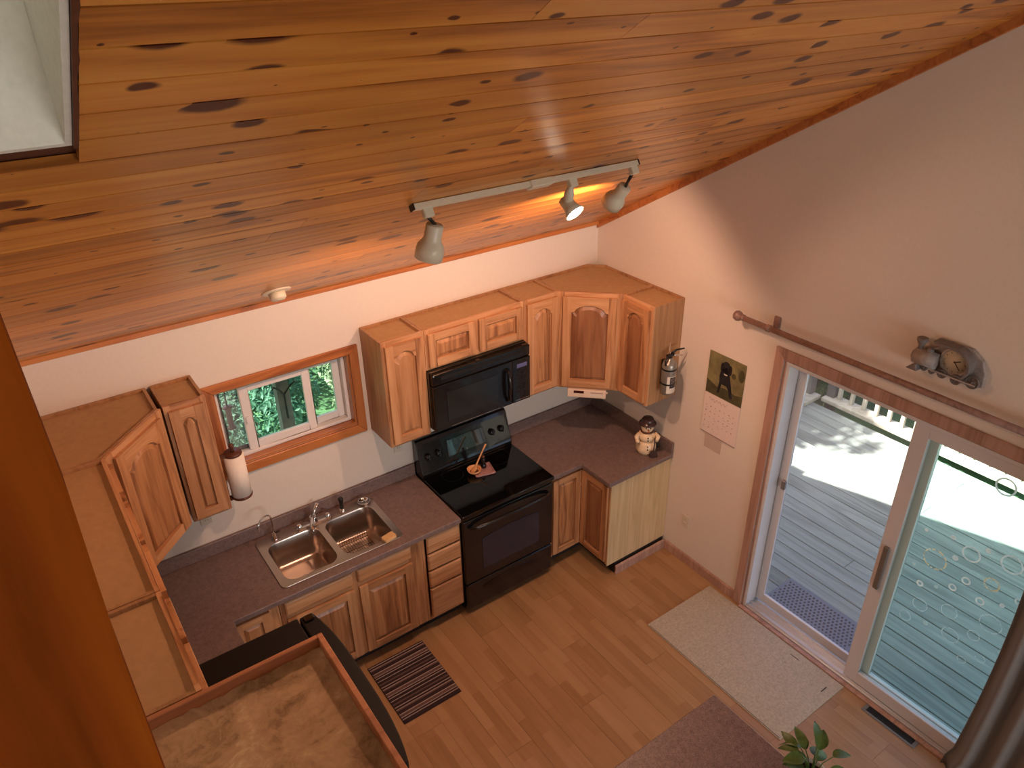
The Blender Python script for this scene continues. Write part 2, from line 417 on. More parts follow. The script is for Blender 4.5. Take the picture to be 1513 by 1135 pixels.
# floor: subfloor and laminate planks
fl = struct(box('floor', M['toe'], (XL, 0, WY, 0, -.12, -.008)), 'laminate floor of light three-strip planks')
PW = .192; PL = 1.29
pm = MB().box(0.0006, PW - .0006, .0006, PL - .0006, -.008, 0)
bmesh.ops.remove_doubles(pm.bm, verts=pm.bm.verts, dist=1e-6)
pme = bpy.data.meshes.new('floor_plank'); pm.bm.to_mesh(pme); pm.bm.free(); pme.materials.append(M['floor'])
for i in range(16):
    x = -3.06 + i * PW
    w_ = PW
    if x + PW > 0: continue
    off = (i * .43) % PL
    for j in range(4):
        y = -.0 - (j + 1) * PL + off
        y = y - .0
        if y + PL > 0:
            if off > .01:
                q = MB().box(.0006, PW - .0006, .0006, min(PL, -y) - .0006, -.008, 0)
                q.build('floor_plank', M['floor'], fl, (x, y, 0))
            continue
        link('floor_plank', pme, fl, (x, y, 0))
# the strip under the left cabinets and the last rip beside the right wall
box('floor_plank', M['floor'], (XL, -3.0606, WY, 0, -.008, 0), fl)
box('floor_plank', M['floor'], (-3.06 + 15 * PW + .0006, 0, WY, 0, -.008, 0), fl)
box('floor_plank', M['floor'], (-3.06, -3.06 + 15 * PW, WY, -5.2, -.008, 0), fl)

# ceiling: two slopes; knotty pine boards on the kitchen slope
nrm = Vector((0, SL, 1)).normalized(); dwn = Vector((0, -1, SL)).normalized()      # outward normal / up-slope direction
ang = math.atan(SL)
SKX0, SKX1, SKY0, SKY1 = -3.83, -3.505, -3.35, -2.365                             # skylight opening
hole = [(SKX0, SKY0), (SKX1, SKY0), (SKX1, SKY1), (SKX0, SKY1)]
cm = MB()
out = [(XL, YR), (0, YR), (0, 0), (XL, 0)]
cm.plate(out, [hole], 0, .14)
for v_ in cm.bm.verts: v_.co.z += zc(v_.co.y) + .022
ceil = struct(cm.build('ceiling', M['brown']), 'sloped ceiling of varnished knotty pine boards')
BW = .12
def board(x0, x1, k):
    s0, s1 = k * BW, (k + 1) * BW
    b = MB(); L = x1 - x0; g = .0028
    prof = [(g, -.006), (g, .016), (BW - g, .016), (BW - g, -.006)]
    b.prism(prof, 'x', 0, L)
    o = b.build('ceiling_board', M['pine'], ceil)
    o.rotation_euler = (ang, 0, PI)      # local y runs up the slope, boards face down
    return o
def place_board(o, x0, x1, k):
    y = -(k * BW) * math.cos(ang); z = ZC + (k * BW) * math.sin(ang)
    ex = Vector((1, 0, 0)); ey = dwn; ez = ex.cross(ey)
    if ez.z < 0: ex = -ex; ez = -ez; org = Vector((x1, y, z))
    else: org = Vector((x0, y, z))
    m = Matrix((ex, ey, ez)).transposed().to_4x4(); m.translation = org
    o.matrix_world = m
random.seed(11)
kmax = int(-YR / math.cos(ang) / BW)
for k in range(kmax):
    ya, yb = -(k * BW) * math.cos(ang), -((k + 1) * BW) * math.cos(ang)
    cut = yb < SKY1 - .01 and ya > SKY0 + .01
    xl = SKX1 + .012 if cut else XL
    if random.random() < .6:
        j = random.uniform(max(xl + .7, -2.9), -.6)
        segs_ = [(xl, j - .0008), (j + .0008, 0)]
    else: segs_ = [(xl, 0)]
    for a, b in segs_: place_board(board(a, b, k), a, b, k)
    if cut: pass
# far slope over the living room (behind the camera)
fs = MB(); fs.prism([(YR, zc(YR)), (WY, ZC - .1), (WY, ZC + .1), (YR, zc(YR) + .2)], 'x', XL, 0)
struct(fs.build('ceiling_2', M['trim_pine']), 'living room side of the pine ceiling')
struct(MB().prism([(.152, zc(.152)), (.152, zc(.152) + .16), (.65, zc(.65) + .16), (.65, zc(.65))], 'x', XL - .15, .15).build('trim_7', M['siding']), 'roof eave above the kitchen window')
# skylight shaft: rough white plaster, vertical sides
ZS = zc(SKY0) + .75
sk = MB()
def vwall(a, b, za, zb, th):
    sk.prism([a, b, (b[0] + th[0], b[1] + th[1]), (a[0] + th[0], a[1] + th[1])], 'z', 0, 1)
t_ = .012
def shaft(ax, ay, bx, by, tx, ty):
    zA, zB = zc(ay) - .004, zc(by) - .004
    q = [(ax, ay), (bx, by), (bx + tx, by + ty), (ax + tx, ay + ty)]
    lo = [sk.v((x, y, zc(y) - .005)) for x, y in q]; hi = [sk.v((x, y, ZS)) for x, y in q]
    sk.f(lo[::-1]); sk.f(hi)
    for i in range(4): sk.f([lo[i], lo[(i + 1) % 4], hi[(i + 1) % 4], hi[i]])
shaft(SKX1 - t_, SKY1 - t_, SKX1 - t_, SKY0 + t_, t_, 0)
shaft(SKX0, SKY1 - t_, SKX1, SKY1 - t_, 0, t_)
shaft(SKX0, SKY0, SKX1, SKY0, 0, t_)
shaft(SKX0, SKY1 - t_, SKX0, SKY0 + t_, t_, 0)
sks = struct(sk.build('trim_6', M['white_rough']), 'rough white plastered skylight shaft cut through the pine ceiling')
pn = MB().box(SKX0 + .002, SKX1 - .002, SKY0 + .002, SKY1 - .002, ZS, ZS + .02).build('pane', M['diffuser'], sks)
# dark ragged edge strip where the plaster meets the boards
es = MB()
random.seed(3)
n_ = 22; L0 = []
for i in range(n_ + 1):
    y = SKY1 + (SKY0 - SKY1) * i / n_
    L0.append((SKX1 + .001, SKX1 + .010 + random.uniform(-.002, .003), y))
for z0, z1 in ((-.012, .004),):
    A = [[es.v((x, y, zc(y) + z)) for x, z in ((a, z0), (b, z0), (b, z1), (a, z1))] for a, b, y in L0]
    for p, q in zip(A, A[1:]):
        for i in range(4): es.f([p[i], p[(i + 1) % 4], q[(i + 1) % 4], q[i]])
    es.f(A[0]); es.f(A[-1][::-1])
es.build('edge_strip', M['brown'], sks)

# back wall with window hole, right wall with door hole
WX0, WX1, WZ0, WZ1 = -2.93, -2.075, 1.475, 2.0        # window opening
DY0, DY1, DZ1 = -3.56, -1.735, 2.03                   # door opening
def wall_plate(name, axis, poly, holes, a, b, m):
    b_ = MB(); b_.plate(poly, holes, a, b)
    for v_ in b_.bm.verts:
        u, h, d = v_.co
        v_.co = (u, d, h) if axis == 'y' else (d, u, h)
    return struct(b_.build(name, m))
wall_plate('wall_back', 'y', [(XL - .15, -.12), (.15, -.12), (.15, ZC + .1), (XL - .15, ZC + .1)], [[(WX0, WZ0), (WX1, WZ0), (WX1, WZ1), (WX0, WZ1)]], 0, .15, M['wall'])
wall_plate('wall_right', 'x', [(0, -.12), (0, zc(0)), (YR, zc(YR)), (WY, ZC), (WY, -.12)],
           [[(DY0, -.02), (DY1, -.02), (DY1, DZ1), (DY0, DZ1)], [(-9.2, .5), (-5.6, .5), (-5.6, 2.3), (-9.2, 2.3)]], 0, .15, M['wall'])
wall_plate('wall_left', 'x', [(0, -.12), (0, zc(0) + .3), (YR, zc(YR) + .3), (WY, ZC + .3), (WY, -.12)], [], XL - .15, XL, M['wall'])
wall_plate('wall_front', 'y', [(XL - .15, -.12), (.15, -.12), (.15, ZC), (XL - .15, ZC)], [], WY - .15, WY, M['wall'])

# trims
struct(MB().prism([(0, 2.447), (0, ZC + .01), (-.024, ZC + .013), (-.024, 2.449)], 'x', XL, 0).build('trim_1', M['trim_pine'], bevel=.003), 'orange pine strip where ceiling meets the sink wall')
rk = MB(); rk.prism([(0, zc(0) - .055), (0, zc(0)), (YR, zc(YR)), (YR, zc(YR) - .055)], 'x', -.02, 0)
struct(rk.build('trim_2', M['trim_pine'], bevel=.003), 'pine rake board along the sloping top of the door wall')
def base_mesh(L): return [(0, 0), (-.014, 0), (-.014, .072), (-.008, .085), (0, .085)]
struct(MB().prism([(x, z) for x, z in base_mesh(0)], 'y', -1.672, -.962).build('baseboard_right', M['door_trim'], bevel=.001), 'oak baseboard between the counter end and the door')
struct(MB().prism([(-.9475 + p[0], p[1]) for p in base_mesh(0)], 'x', -.535, -.0145).build('baseboard_back', M['door_trim'], bevel=.001), 'oak baseboard along the foot of the counter end panel')

# near post at the left edge of the loft
pb = MB(); n_ = 26; pr = []
random.seed(5)
for i in range(n_ + 1):
    z = (zc(-3.44) - .02) * i / n_
    zz = z
    bulge = .012 * math.exp(-((zz - 3.62) / .05) ** 2)
    pr.append((-3.693 - .006 * (zz < 3.55) + random.uniform(-.001, .001) - bulge * .4, zz))
poly = [(XL + .001, 0)] + pr + [(XL + .001, zc(-3.44) - .02)]
pb.prism(poly, 'y', -3.5, -3.44)
tag(pb.build('loft_post', M['post'], bevel=.004), 'dark orange pine post at the left edge beside the loft', 'post')

# ------------------------------------------------------------------ window
wn = sempty('window_1', 'small sliding kitchen window over the sink with white vinyl sashes')
def frame(name, m, x0, x1, z0, z1, wd, y0, y1, parent, bevel=.003, wl=None, wr=None, wt=None, wb=None):
    b = MB(); wl = wl or wd; wr = wr or wd; wt = wt or wd; wb = wb or wd
    b.box(x0, x0 + wl, y0, y1, z0, z1); b.box(x1 - wr, x1, y0, y1, z0, z1)
    b.box(x0 + wl, x1 - wr, y0, y1, z1 - wt, z1); b.box(x0 + wl, x1 - wr, y0, y1, z0, z0 + wb)
    return b.build(name, m, parent, bevel=bevel)
# pine casing and return boards
for nm, pl in (('casing', [(-2.985, 1.41), (-2.015, 1.41), (-2.075, 1.475), (-2.93, 1.475)]), ('casing', [(-2.985, 2.055), (-2.93, 2.0), (-2.075, 2.0), (-2.015, 2.055)])):
    MB().prism(pl, 'y', -.022, -.001).build(nm, M['trim_pine'], wn, bevel=.004)
for pl in ([(-2.985, 1.41), (-2.93, 1.475), (-2.93, 2.0), (-2.985, 2.055)], [(-2.015, 1.41), (-2.015, 2.055), (-2.075, 2.0), (-2.075, 1.475)]):
    MB().prism(pl, 'y', -.022, -.001).build('casing', M['trim_pine_v'], wn, bevel=.004)
box('window_sill', M['trim_pine'], (WX0, WX1, -.001, .065, WZ0, WZ0 + .014), wn, .002)
box('window_head', M['trim_pine'], (WX0, WX1, -.001, .065, WZ1 - .014, WZ1), wn, .002)
box('window_jamb', M['trim_pine_v'], (WX0, WX0 + .014, -.001, .065, WZ0 + .014, WZ1 - .014), wn, .002)
box('window_jamb', M['trim_pine_v'], (WX1 - .014, WX1, -.001, .065, WZ0 + .014, WZ1 - .014), wn, .002)
frame('window_frame', M['white'], WX0 + .014, WX1 - .014, WZ0 + .014, WZ1 - .014, .022, .052, .148, wn)
sa = frame('sash', M['white'], -2.768, -2.325, 1.512, 1.965, .05, .062, .09, wn, wl=.056, wr=.048)
box('pane', M['glass_green'], (-2.715, -2.37, .074, .08, 1.56, 1.918), sa)
sb = frame('sash', M['white'], -2.36, -2.112, 1.512, 1.965, .045, .10, .13, wn, wl=.05)
box('pane', M['glass_green'], (-2.312, -2.155, .112, .118, 1.555, 1.922), sb)
sc_ = frame('sash', M['greypost'], -2.892, -2.70, 1.512, 1.965, .02, .10, .118, wn)
box('insect_screen', M['screen'], (-2.874, -2.718, .108, .110, 1.53, 1.947), sc_)
lt = MB().box(-2.758, -2.735, .05, .063, 1.70, 1.75); lt.build('sash_latch', M['white'], wn, bevel=.003)

# ------------------------------------------------------------------ sliding door
dr = sempty('door_1', 'sliding glass patio door with an insect screen on the left half and ringed glass on the right')
cw = .066
for pl in ([(-1.735, .0), (-1.735, DZ1), (-1.670, DZ1 + cw), (-1.670, 0)], [(-3.56, 0), (-3.625, 0), (-3.625, DZ1 + cw), (-3.56, DZ1)]):
    MB().prism(pl, 'x', -.02, -.001).build('casing', M['door_trim'], dr, bevel=.003)
MB().prism([(-1.735, DZ1), (-1.670, DZ1 + cw), (-3.625, DZ1 + cw), (-3.56, DZ1)], 'x', -.02, -.001).build('casing', M['door_trim'], dr, bevel=.003)
# oak jamb liners
box('door_jamb', M['door_trim'], (-.001, .05, -1.749, -1.735, .0, DZ1), dr, .002)
box('door_jamb', M['door_trim'], (-.001, .05, -3.56, -3.546, .0, DZ1), dr, .002)
box('door_head', M['door_trim'], (-.001, .05, -3.546, -1.749, DZ1 - .014, DZ1), dr, .002)
def yframe(name, m, y0, y1, z0, z1, x0, x1, wl, wr, wt, wb, parent):
    b = MB()
    b.box(x0, x1, y1 - wl, y1, z0, z1); b.box(x0, x1, y0, y0 + wr, z0, z1)
    b.box(x0, x1, y0 + wr, y1 - wl, z1 - wt, z1); b.box(x0, x1, y0 + wr, y1 - wl, z0, z0 + wb)
    return b.build(name, m, parent, bevel=.003)
b = MB()
b.box(.0, .15, -1.772, -1.749, .0, DZ1 - .014); b.box(.0, .15, -3.546, -3.523, .0, DZ1 - .014); b.box(.0, .15, -3.523, -1.772, DZ1 - .037, DZ1 - .014)
b.build('door_frame', M['alu'], dr, bevel=.002)
b = MB()
b.box(-.006, .15, -3.523, -1.772, -.02, .022)
for xx in (.008, .052, .096, .14): b.box(xx - .003, xx + .003, -3.523, -1.772, .022, .04)
b.build('door_sill', M['alu2'], dr, bevel=.001)
b = MB().box(-.04, -.007, -3.56, -1.735, 0, .016); b.build('threshold', M['door_trim'], dr, bevel=.004)
scn = yframe('screen_sash', M['alu'], -2.60, -1.774, .04, DZ1 - .037, .104, .128, .06, .05, .055, .075, dr)
box('insect_screen', M['screen'], (.114, .116, -2.552, -1.832, .11, DZ1 - .09), scn)
lk = MB().box(.082, .104, -1.842, -1.812, 1.065, 1.135).build('screen_latch', M['greymetal'], scn, bevel=.004)
sl = yframe('sliding_sash', M['alu'], -3.50, -2.555, .04, DZ1 - .037, .012, .048, .085, .07, .07, .09, dr)
box('pane', M['glass_teal'], (.026, .032, -3.432, -2.638, .128, DZ1 - .105), sl)
hd = MB().box(-.012, .012, -2.618, -2.585, .84, 1.16); hd.build('door_handle', M['greymetal'], sl, bevel=.006, segs=2)
fx = yframe('fixed_sash', M['white'], -3.522, -2.60, .04, DZ1 - .037, .056, .09, .085, .07, .07, .09, dr)
box('pane', M['glass_teal'], (.070, .076, -3.455, -2.683, .128, DZ1 - .105), fx)
rings = [(-2.849,1.234,.065,1),(-3.006,1.383,.048,0),(-3.191,1.446,.054,0),(-3.046,1.847,.05,0),(-3.026,1.21,.024,0),(-3.141,1.273,.04,1),(-2.816,1.03,.02,0),(-2.976,1.125,.022,0),(-3.119,1.136,.024,0),(-3.218,1.186,.013,0),(-2.851,.894,.043,2),(-3.001,.963,.045,2),(-2.794,.761,.035,2),(-3.202,1.037,.057,2),(-3.045,.818,.048,2),(-3.149,.906,.033,2),(-3.281,1.262,.023,0),(-2.941,1.31,.016,0),(-2.763,1.383,.011,0),(-2.9,1.425,.014,0),(-3.074,1.455,.015,0),(-2.757,1.133,.011,2),(-2.909,.794,.014,2),(-3.289,.904,.013,2),(-3.138,.707,.025,2),(-3.217,.789,.028,2),(-2.899,1.069,.011,2)]
random.seed(9)
for y, z, r, kd in rings:  # thin pale rings and dots set on the inner pane
    b = MB(); n_ = 40; wd = (.009, .008, .005)[kd] if r > .02 else r * .55
    if r < .018: wd = r * .9
    for i in range(n_):
        if kd and r > .02 and random.random() < .16: continue
        a0, a1 = 2 * PI * i / n_, 2 * PI * (i + 1) / n_
        w0 = wd * random.uniform(.7, 1.25) if kd else wd
        P = lambda rr, a: (r * 0 + 0, rr * math.cos(a), rr * math.sin(a))
        q0 = [b.v((x, rr * math.cos(a), rr * math.sin(a))) for x in (-.0012, -.0002) for rr, a in ((r - w0, a0), (r, a0), (r, a1), (r - w0, a1))]
        for f4 in ((3, 2, 1, 0), (4, 5, 6, 7), (0, 1, 5, 4), (1, 2, 6, 5), (2, 3, 7, 6), (3, 0, 4, 7)): b.f([q0[i_] for i_ in f4])
    o = b.build('ring_decal', (M['decal'], M['decal_warm'], M['decal_faint'])[kd], dr, (.0258, y, z))

# ------------------------------------------------------------------ cabinet kit
def arch_top(u, kind):
    """height of the cathedral curve at u in [-1,1] (0..1)"""
    if kind == 0: return 0
    a = abs(u)
    if a > .86: return 0.0
    return math.sqrt(max(0, 1 - (a / .86) ** 2)) * .8 + .2 * (1 - (a / .86) ** 2)
def make_door(parent, w, h, loc, rotz=0, arch=1, st=.052, name='door', pm=None, panel=True):
    t = .02; n = 14
    x0, x1 = st, w - st
    amp = min(.055, (x1 - x0) * .42) if arch else 0
    zb = st; zt = h - st - (.0 if not arch else .004)
    us = [-1 + 2 * i / n for i in range(n + 1)]
    xs = [x0 + (x1 - x0) * i / n for i in range(n + 1)]
    zs = [zt - amp + amp * arch_top(u, arch) for u in us]
    b = MB()
    b.box(0, st, -t, 0, 0, h, 0); b.box(w - st, w, -t, 0, 0, h, 0)
    b.box(x0, x1, -t, 0, 0, st, 1)
    b.mi = 1
    for i in range(n):
        a = [b.v((xs[i], y, z)) for y, z in ((-t, zs[i]), (-t, h), (0, h), (0, zs[i]))]
        c = [b.v((xs[i + 1], y, z)) for y, z in ((-t, zs[i + 1]), (-t, h), (0, h), (0, zs[i + 1]))]
        for k in range(4): b.f([a[k], c[k], c[(k + 1) % 4], a[(k + 1) % 4]])
    b.box(x0, x1, -.004, 0, st, zt + .002, 0)
    d = b.build(name, [M['cab_v'], M['cab_h']], parent, loc, rotz, bevel=.003)
    if panel:
        p = MB()
        def outline(dx, dz, y):
            X = [x0 + dx + (x1 - x0 - 2 * dx) * i / n for i in range(n + 1)]
            top = [(X[i], y, zs[i] - dz) for i in range(n + 1)]
            bot = [(X[i], y, zb + dz) for i in range(n + 1)]
            return [p.v(c) for c in bot] + [p.v(c) for c in top[::-1]]
        bw = min(.03, (x1 - x0) * .24)
        A = outline(.0035, .0035, -.0042); B = outline(.0075, .0075, -.0065); C = outline(bw, bw, -.0185); 
        for P, Q in ((A, B), (B, C)):
            for i in range(len(P)): p.f([P[i], P[(i + 1) % len(P)], Q[(i + 1) % len(P)], Q[i]])
        for i in range(n): p.f([C[i], C[i + 1], C[2 * n - i], C[2 * n + 1 - i]])
        p.build('door_panel', pm or M['cab_p'], d)
    return d
def drawer_front(parent, w, h, loc, name='drawer'):
    b = MB(); t = .02; e = .009
    o = [(0, 0), (w, 0), (w, h), (0, h)]; q = [(e, e), (w - e, e), (w - e, h - e), (e, h - e)]
    A = [b.v((x, 0, z)) for x, z in o]; B = [b.v((x, -t * .55, z)) for x, z in o]; C = [b.v((x, -t, z)) for x, z in q]
    for P, Q in ((A, B), (B, C)):
        for i in range(4): b.f([P[i], P[(i + 1) % 4], Q[(i + 1) % 4], Q[i]])
    b.f(C); b.f(A[::-1])
    return b.build(name, M['cab_h'], parent, loc, bevel=.002)
def carcass(parent, w, d, h, rec=.016):
    t = .016
    for xx in (0, w - t): MB().box(xx, xx + t, -d + .0195, 0, 0, h).build('side_panel', M['cab_side'], parent, bevel=.001)
    b = MB(); b.box(t, w - t, -.016, 0, 0, h); b.build('back_rail', M['cab_side'], parent)
    b = MB(); b.box(t, w - t, -d + .019, -.016, h - rec - .014, h - rec); b.build('top_panel', M['cab_top'], parent)
    b = MB(); b.box(t, w - t, -d + .019, -.016, 0.012, .028); b.build('bottom_panel', M['cab_side'], parent)
def face_frame(parent, w, d, h, st=.034, mids=(), z0=0):
    b = MB(); y0, y1 = -d, -d + .019
    b.box(0, st, y0, y1, z0, h, 0); b.box(w - st, w, y0, y1, z0, h, 0)
    for m in mids: b.box(m - .022, m + .022, y0, y1, z0 + st, h - st, 0)
    b.box(st, w - st, y0, y1, h - st, h, 1); b.box(st, w - st, y0, y1, z0, z0 + st, 1)
    return b.build('face_frame', [M['cab_v'], M['cab_h']], parent, bevel=.0015)
ZB, ZT, DU = 1.40, 2.154, .293
G1, G2 = 'wall cabinets over the worktop', 'floor cabinets under the worktop'
def upper(label, loc, rotz, w, zb=ZB, zt=ZT, d=DU, doors=1, arch=1, rec=.016, rv=.02, pm=None):
    t = thing('wall_cabinet', label, 'cabinet', (loc[0], loc[1], zb), rotz, G1)
    h = zt - zb
    carcass(t, w, d, h, rec); face_frame(t, w, d, h, mids=[w * i / doors for i in range(1, doors)])
    g = .03
    dw = (w - 2 * rv - (doors - 1) * g) / doors
    for i in range(doors):
        make_door(t, dw, h - .05, (rv + i * (dw + g), -d - .001, .022), 0, arch, pm=pm)
    return t
e_ = .0008
upper('narrow tall wall cabinet between the window and the microwave', (-1.982, -.001), 0, .298 - e_)
upper('low two-door wall cabinet directly above the black microwave', (-1.683, -.001), 0, .774 - e_, zb=1.872, doors=2, arch=0)
upper('narrow wall cabinet just right of the microwave', (-.909, -.001), 0, .304 - e_)
upper('end wall cabinet with the fire extinguisher hung on its side', (-.001, -.606), -PI / 2, .298, pm=M['cab_dark'])
upper('slim wall cabinet left of the window holding the paper towels', (-3.233, -.001), 0, .216)
upper('long wall cabinet on the left wall over the counter', (XL + .001, -1.662), PI / 2, 1.055, doors=3)
upper('wall cabinet on the left wall over the fridge, between long and deep cabinets', (XL + .001, -2.198), PI / 2, .533, zb=1.80, doors=2, arch=0)
def corner_upper(label, pts, diag0, rotz, dw, pm=None):
    """diagonal corner cabinet: pts = plan outline, diag0 = left end of its diagonal face"""
    t = thing('wall_cabinet', label, 'cabinet', (diag0[0], diag0[1], ZB), rotz, G1)
    Ti = Matrix.Rotation(-rotz, 4, 'Z') @ Matrix.Translation((-diag0[0], -diag0[1], 0))
    L = [(Ti @ Vector((x, y, 0))) for x, y in pts]; L = [(v_.x, v_.y) for v_ in L]
    h = ZT - ZB
    b = MB(); n = len(L)
    cx = sum(p[0] for p in L) / n; cy = sum(p[1] for p in L) / n
    ins = []
    for i in range(n):
        p0, p1, p2 = Vector(L[i - 1]), Vector(L[i]), Vector(L[(i + 1) % n])
        d1 = (p1 - p0).normalized(); d2 = (p2 - p1).normalized()
        n1 = Vector((-d1.y, d1.x)); n2 = Vector((-d2.y, d2.x))
        if n1.dot(Vector((cx, cy)) - p1) < 0: n1 = -n1
        if n2.dot(Vector((cx, cy)) - p1) < 0: n2 = -n2
        k = (n1 + n2); k = k / k.dot(n1)
        ins.append((p1 + k * .016)[:])
    A = [b.v((x, y, 0)) for x, y in L]; B = [b.v((x, y, h)) for x, y in L]
    C = [b.v((x, y, h)) for x, y in ins]; D = [b.v((x, y, 0)) for x, y in ins]
    for i in range(n):
        j = (i + 1) % n
        b.f([A[i], A[j], B[j], B[i]]); b.f([B[i], B[j], C[j], C[i]]); b.f([C[i], C[j], D[j], D[i]]); b.f([D[i], D[j], A[j], A[i]])
    b.build('side_panel', M['cab_side'], t, bevel=.001)
    MB().prism([(x * .999, y * .999) for x, y in ins], 'z', h - .03, h - .016).build('top_panel', M['cab_top'], t)
    MB().prism([(x * .999, y * .999) for x, y in ins], 'z', .012, .028).build('bottom_panel', M['cab_side'], t)
    b = MB(); st = .05
    b.box(0, st, -.019, -.0005, 0, h, 0); b.box(dw - st, dw, -.019, -.0005, 0, h, 0)
    b.box(st, dw - st, -.019, -.0005, h - .034, h, 1); b.box(st, dw - st, -.019, -.0005, 0, .034, 1)
    b.build('face_frame', [M['cab_v'], M['cab_h']], t, bevel=.0015)
    make_door(t, dw - .086, h - .05, (.043, -.0195, .022), 0, 1, st=.056, pm=pm)
    return t
c_ = .604; k_ = .013
corner_upper('diagonal corner wall cabinet with the radio beneath it',
             [(-c_, -.001), (-.10, -.001), (-.001, -.10), (-.001, -c_), (-DU + k_, -c_), (-c_, -DU + k_)], (-c_ , -DU + k_), -PI / 4, (c_ - DU + k_) * 2 ** .5, M['cab_dark'])
corner_upper('diagonal corner wall cabinet left of the slim paper towel cabinet',
             [(XL + .001, -.001), (XL + c_, -.001), (XL + c_, -DU + k_), (XL + DU - k_, -c_), (XL + .001, -c_)], (XL + DU - k_, -c_), PI / 4, (c_ - DU + k_) * 2 ** .5)
# deep cabinet over the fridge, seen from above: tall rim, dusty top
fc = thing('wall_cabinet', 'deep cabinet above the fridge with a dusty mottled top inside a brown rim', 'cabinet', (XL + .001, -2.201, 1.80), 0, G1)
Wd, Ld, Hd = .692, .80, .354
for d_ in ((0, Wd - .0195, -.018, 0, 0, Hd), (0, Wd - .0195, -Ld, -Ld + .018, 0, Hd), (0, .018, -Ld + .0182, -.0182, 0, Hd)): MB().box(*d_).build('side_panel', M['rim'], fc, bevel=.002)
b = MB(); b.box(Wd - .019, Wd, -Ld, 0, Hd - .045, Hd); b.box(Wd - .019, Wd, -Ld, 0, 0, .03); b.box(Wd - .019, Wd, -.03, 0, .03, Hd - .045); b.box(Wd - .019, Wd, -Ld, -Ld + .03, .03, Hd - .045); b.box(Wd - .019, Wd, -Ld / 2 - .015, -Ld / 2 + .015, .03, Hd - .045)
b.build('face_frame', M['rim'], fc, bevel=.002)
random.seed(21)
b = MB(); nx, ny = 26, 30; g = []
for i in range(nx + 1):
    for j in range(ny + 1):
        x = .019 + (Wd - .039) * i / nx; y = -.019 - (Ld - .038) * j / ny
        ed = min(i, nx - i, j, ny - j)
        z = Hd - .052 + random.uniform(-.0012, .0012) + .006 * math.sin(i * .9 + math.sin(j * .7)) * math.sin(j * .55 + 1) * .35
        if ed == 0: z += random.uniform(.004, .016)
        if ed == 1: z += random.uniform(0, .006)
        g.append(b.v((x, y, z)))
for i in range(nx):
    for j in range(ny):
        b.f([g[i * (ny + 1) + j], g[i * (ny + 1) + j + 1], g[(i + 1) * (ny + 1) + j + 1], g[(i + 1) * (ny + 1) + j]], True)
def dustmat():
    t = NT('dusty_torn_paper'); v, _ = t.coords(rand=False)
    a = t.noise(v, 5, 5, .65, .8); c = t.noise(v, 22, 4, .7, 1.2)
    f = t.math('ADD', t.math('MULTIPLY', a, .7), t.math('MULTIPLY', c, .3))
    t.link(t.ramp(f, [(.36, srgb(128, 102, 74)), (.47, srgb(172, 142, 108)), (.56, srgb(186, 156, 120)), (.68, srgb(216, 192, 154))]), t.b.inputs['Base Color'])
    t.b.inputs['Roughness'].default_value = .95; t.bump(c, .35, .004); return t.m
b.build('top_panel', dustmat(), fc)
MB().box(.019, Wd - .02, -Ld + .019, -.019, .01, .03).build('bottom_panel', M['cab_side'], fc)
for i in range(2):
    make_door(fc, Ld / 2 - .049, Hd - .079, (Wd - .021, -Ld + .032 + i * (Ld / 2 - .015), .032), PI / 2, 0)

# ------------------------------------------------------------------ floor cabinets
FD = .605; ZH = .866; TK = .11
def base(name, label, loc, rotz, w, layout):
    t = thing(name, label, 'cabinet', (loc[0], loc[1], 0), rotz, G2)
    for xx in (0, w - .016): MB().box(xx, xx + .016, -FD + .02, 0, TK, ZH).build('side_panel', M['cab_side'], t)
    MB().box(.0162, w - .0162, -.012, 0, TK, ZH).build('back_panel', M['cab_side'], t); MB().box(.0162, w - .0162, -FD + .02, -.0122, TK, TK + .016).build('bottom_panel', M['cab_side'], t)
    MB().box(.0, w, -FD + .07, -.03, 0, TK).build('toe_kick', M['toe'], t)
    layout(t, w); return t
def L_drawers(t, w):
    face_frame(t, w, FD, ZH, st=.02, z0=TK)
    for z0, z1 in ((.715, .848), (.565, .703), (.41, .553), (.128, .398)):
        drawer_front(t, w - .04, z1 - z0, (.03, -FD - .001, z0))
def L_sink(t, w):
    b = MB(); y0, y1 = -FD, -FD + .019
    for x0, x1 in ((0, .035), (w / 2 - .03, w / 2 + .03), (w - .10, w)): b.box(x0, x1, y0, y1, TK, ZH, 0)
    b.box(.035, w - .10, y0 + .001, y1, TK, TK + .035, 1); b.box(.035, w - .10, y0 + .001, y1, ZH - .03, ZH, 1); b.box(.035, w - .10, y0 + .001, y1, .70, .76, 1)
    b.build('face_frame', [M['cab_v'], M['cab_h']], t, bevel=.0015)
    for x0, x1 in ((.028, w / 2 - .016), (w / 2 + .016, w - .085)):
        drawer_front(t, x1 - x0, .10, (x0, -FD - .001, .748), 'false_front')
        make_door(t, x1 - x0, .575, (x0, -FD - .001, .13), 0, 0, st=.058)
def L_corner(t, w):
    b = MB(); y0, y1 = -FD, -FD + .019
    b.box(w - .31, w, y0, y1, TK, ZH, 0); b.build('face_frame', [M['cab_v']], t, bevel=.0015)
    make_door(t, .215, .70, (w - .275, -FD - .001, .14), 0, 0, st=.05)
base('drawer_cabinet', 'narrow drawer cabinet with four plain fronts left of the range', (-1.985, -.001), 0, .297, L_drawers)
base('sink_cabinet', 'double-door sink cabinet under the steel sink', (-2.950, -.001), 0, .964, L_sink)
base('corner_cabinet', 'floor cabinet in the left corner, mostly hidden under the worktop', (XL + .001, -.001), 0, .906, L_corner)
def L_left(t, w):
    face_frame(t, w, FD, ZH, z0=TK, mids=[w / 2]); 
    for i in range(2): make_door(t, w / 2 - .03, .70, (.018 + i * (w / 2 - .005), -FD - .001, .14), 0, 0)
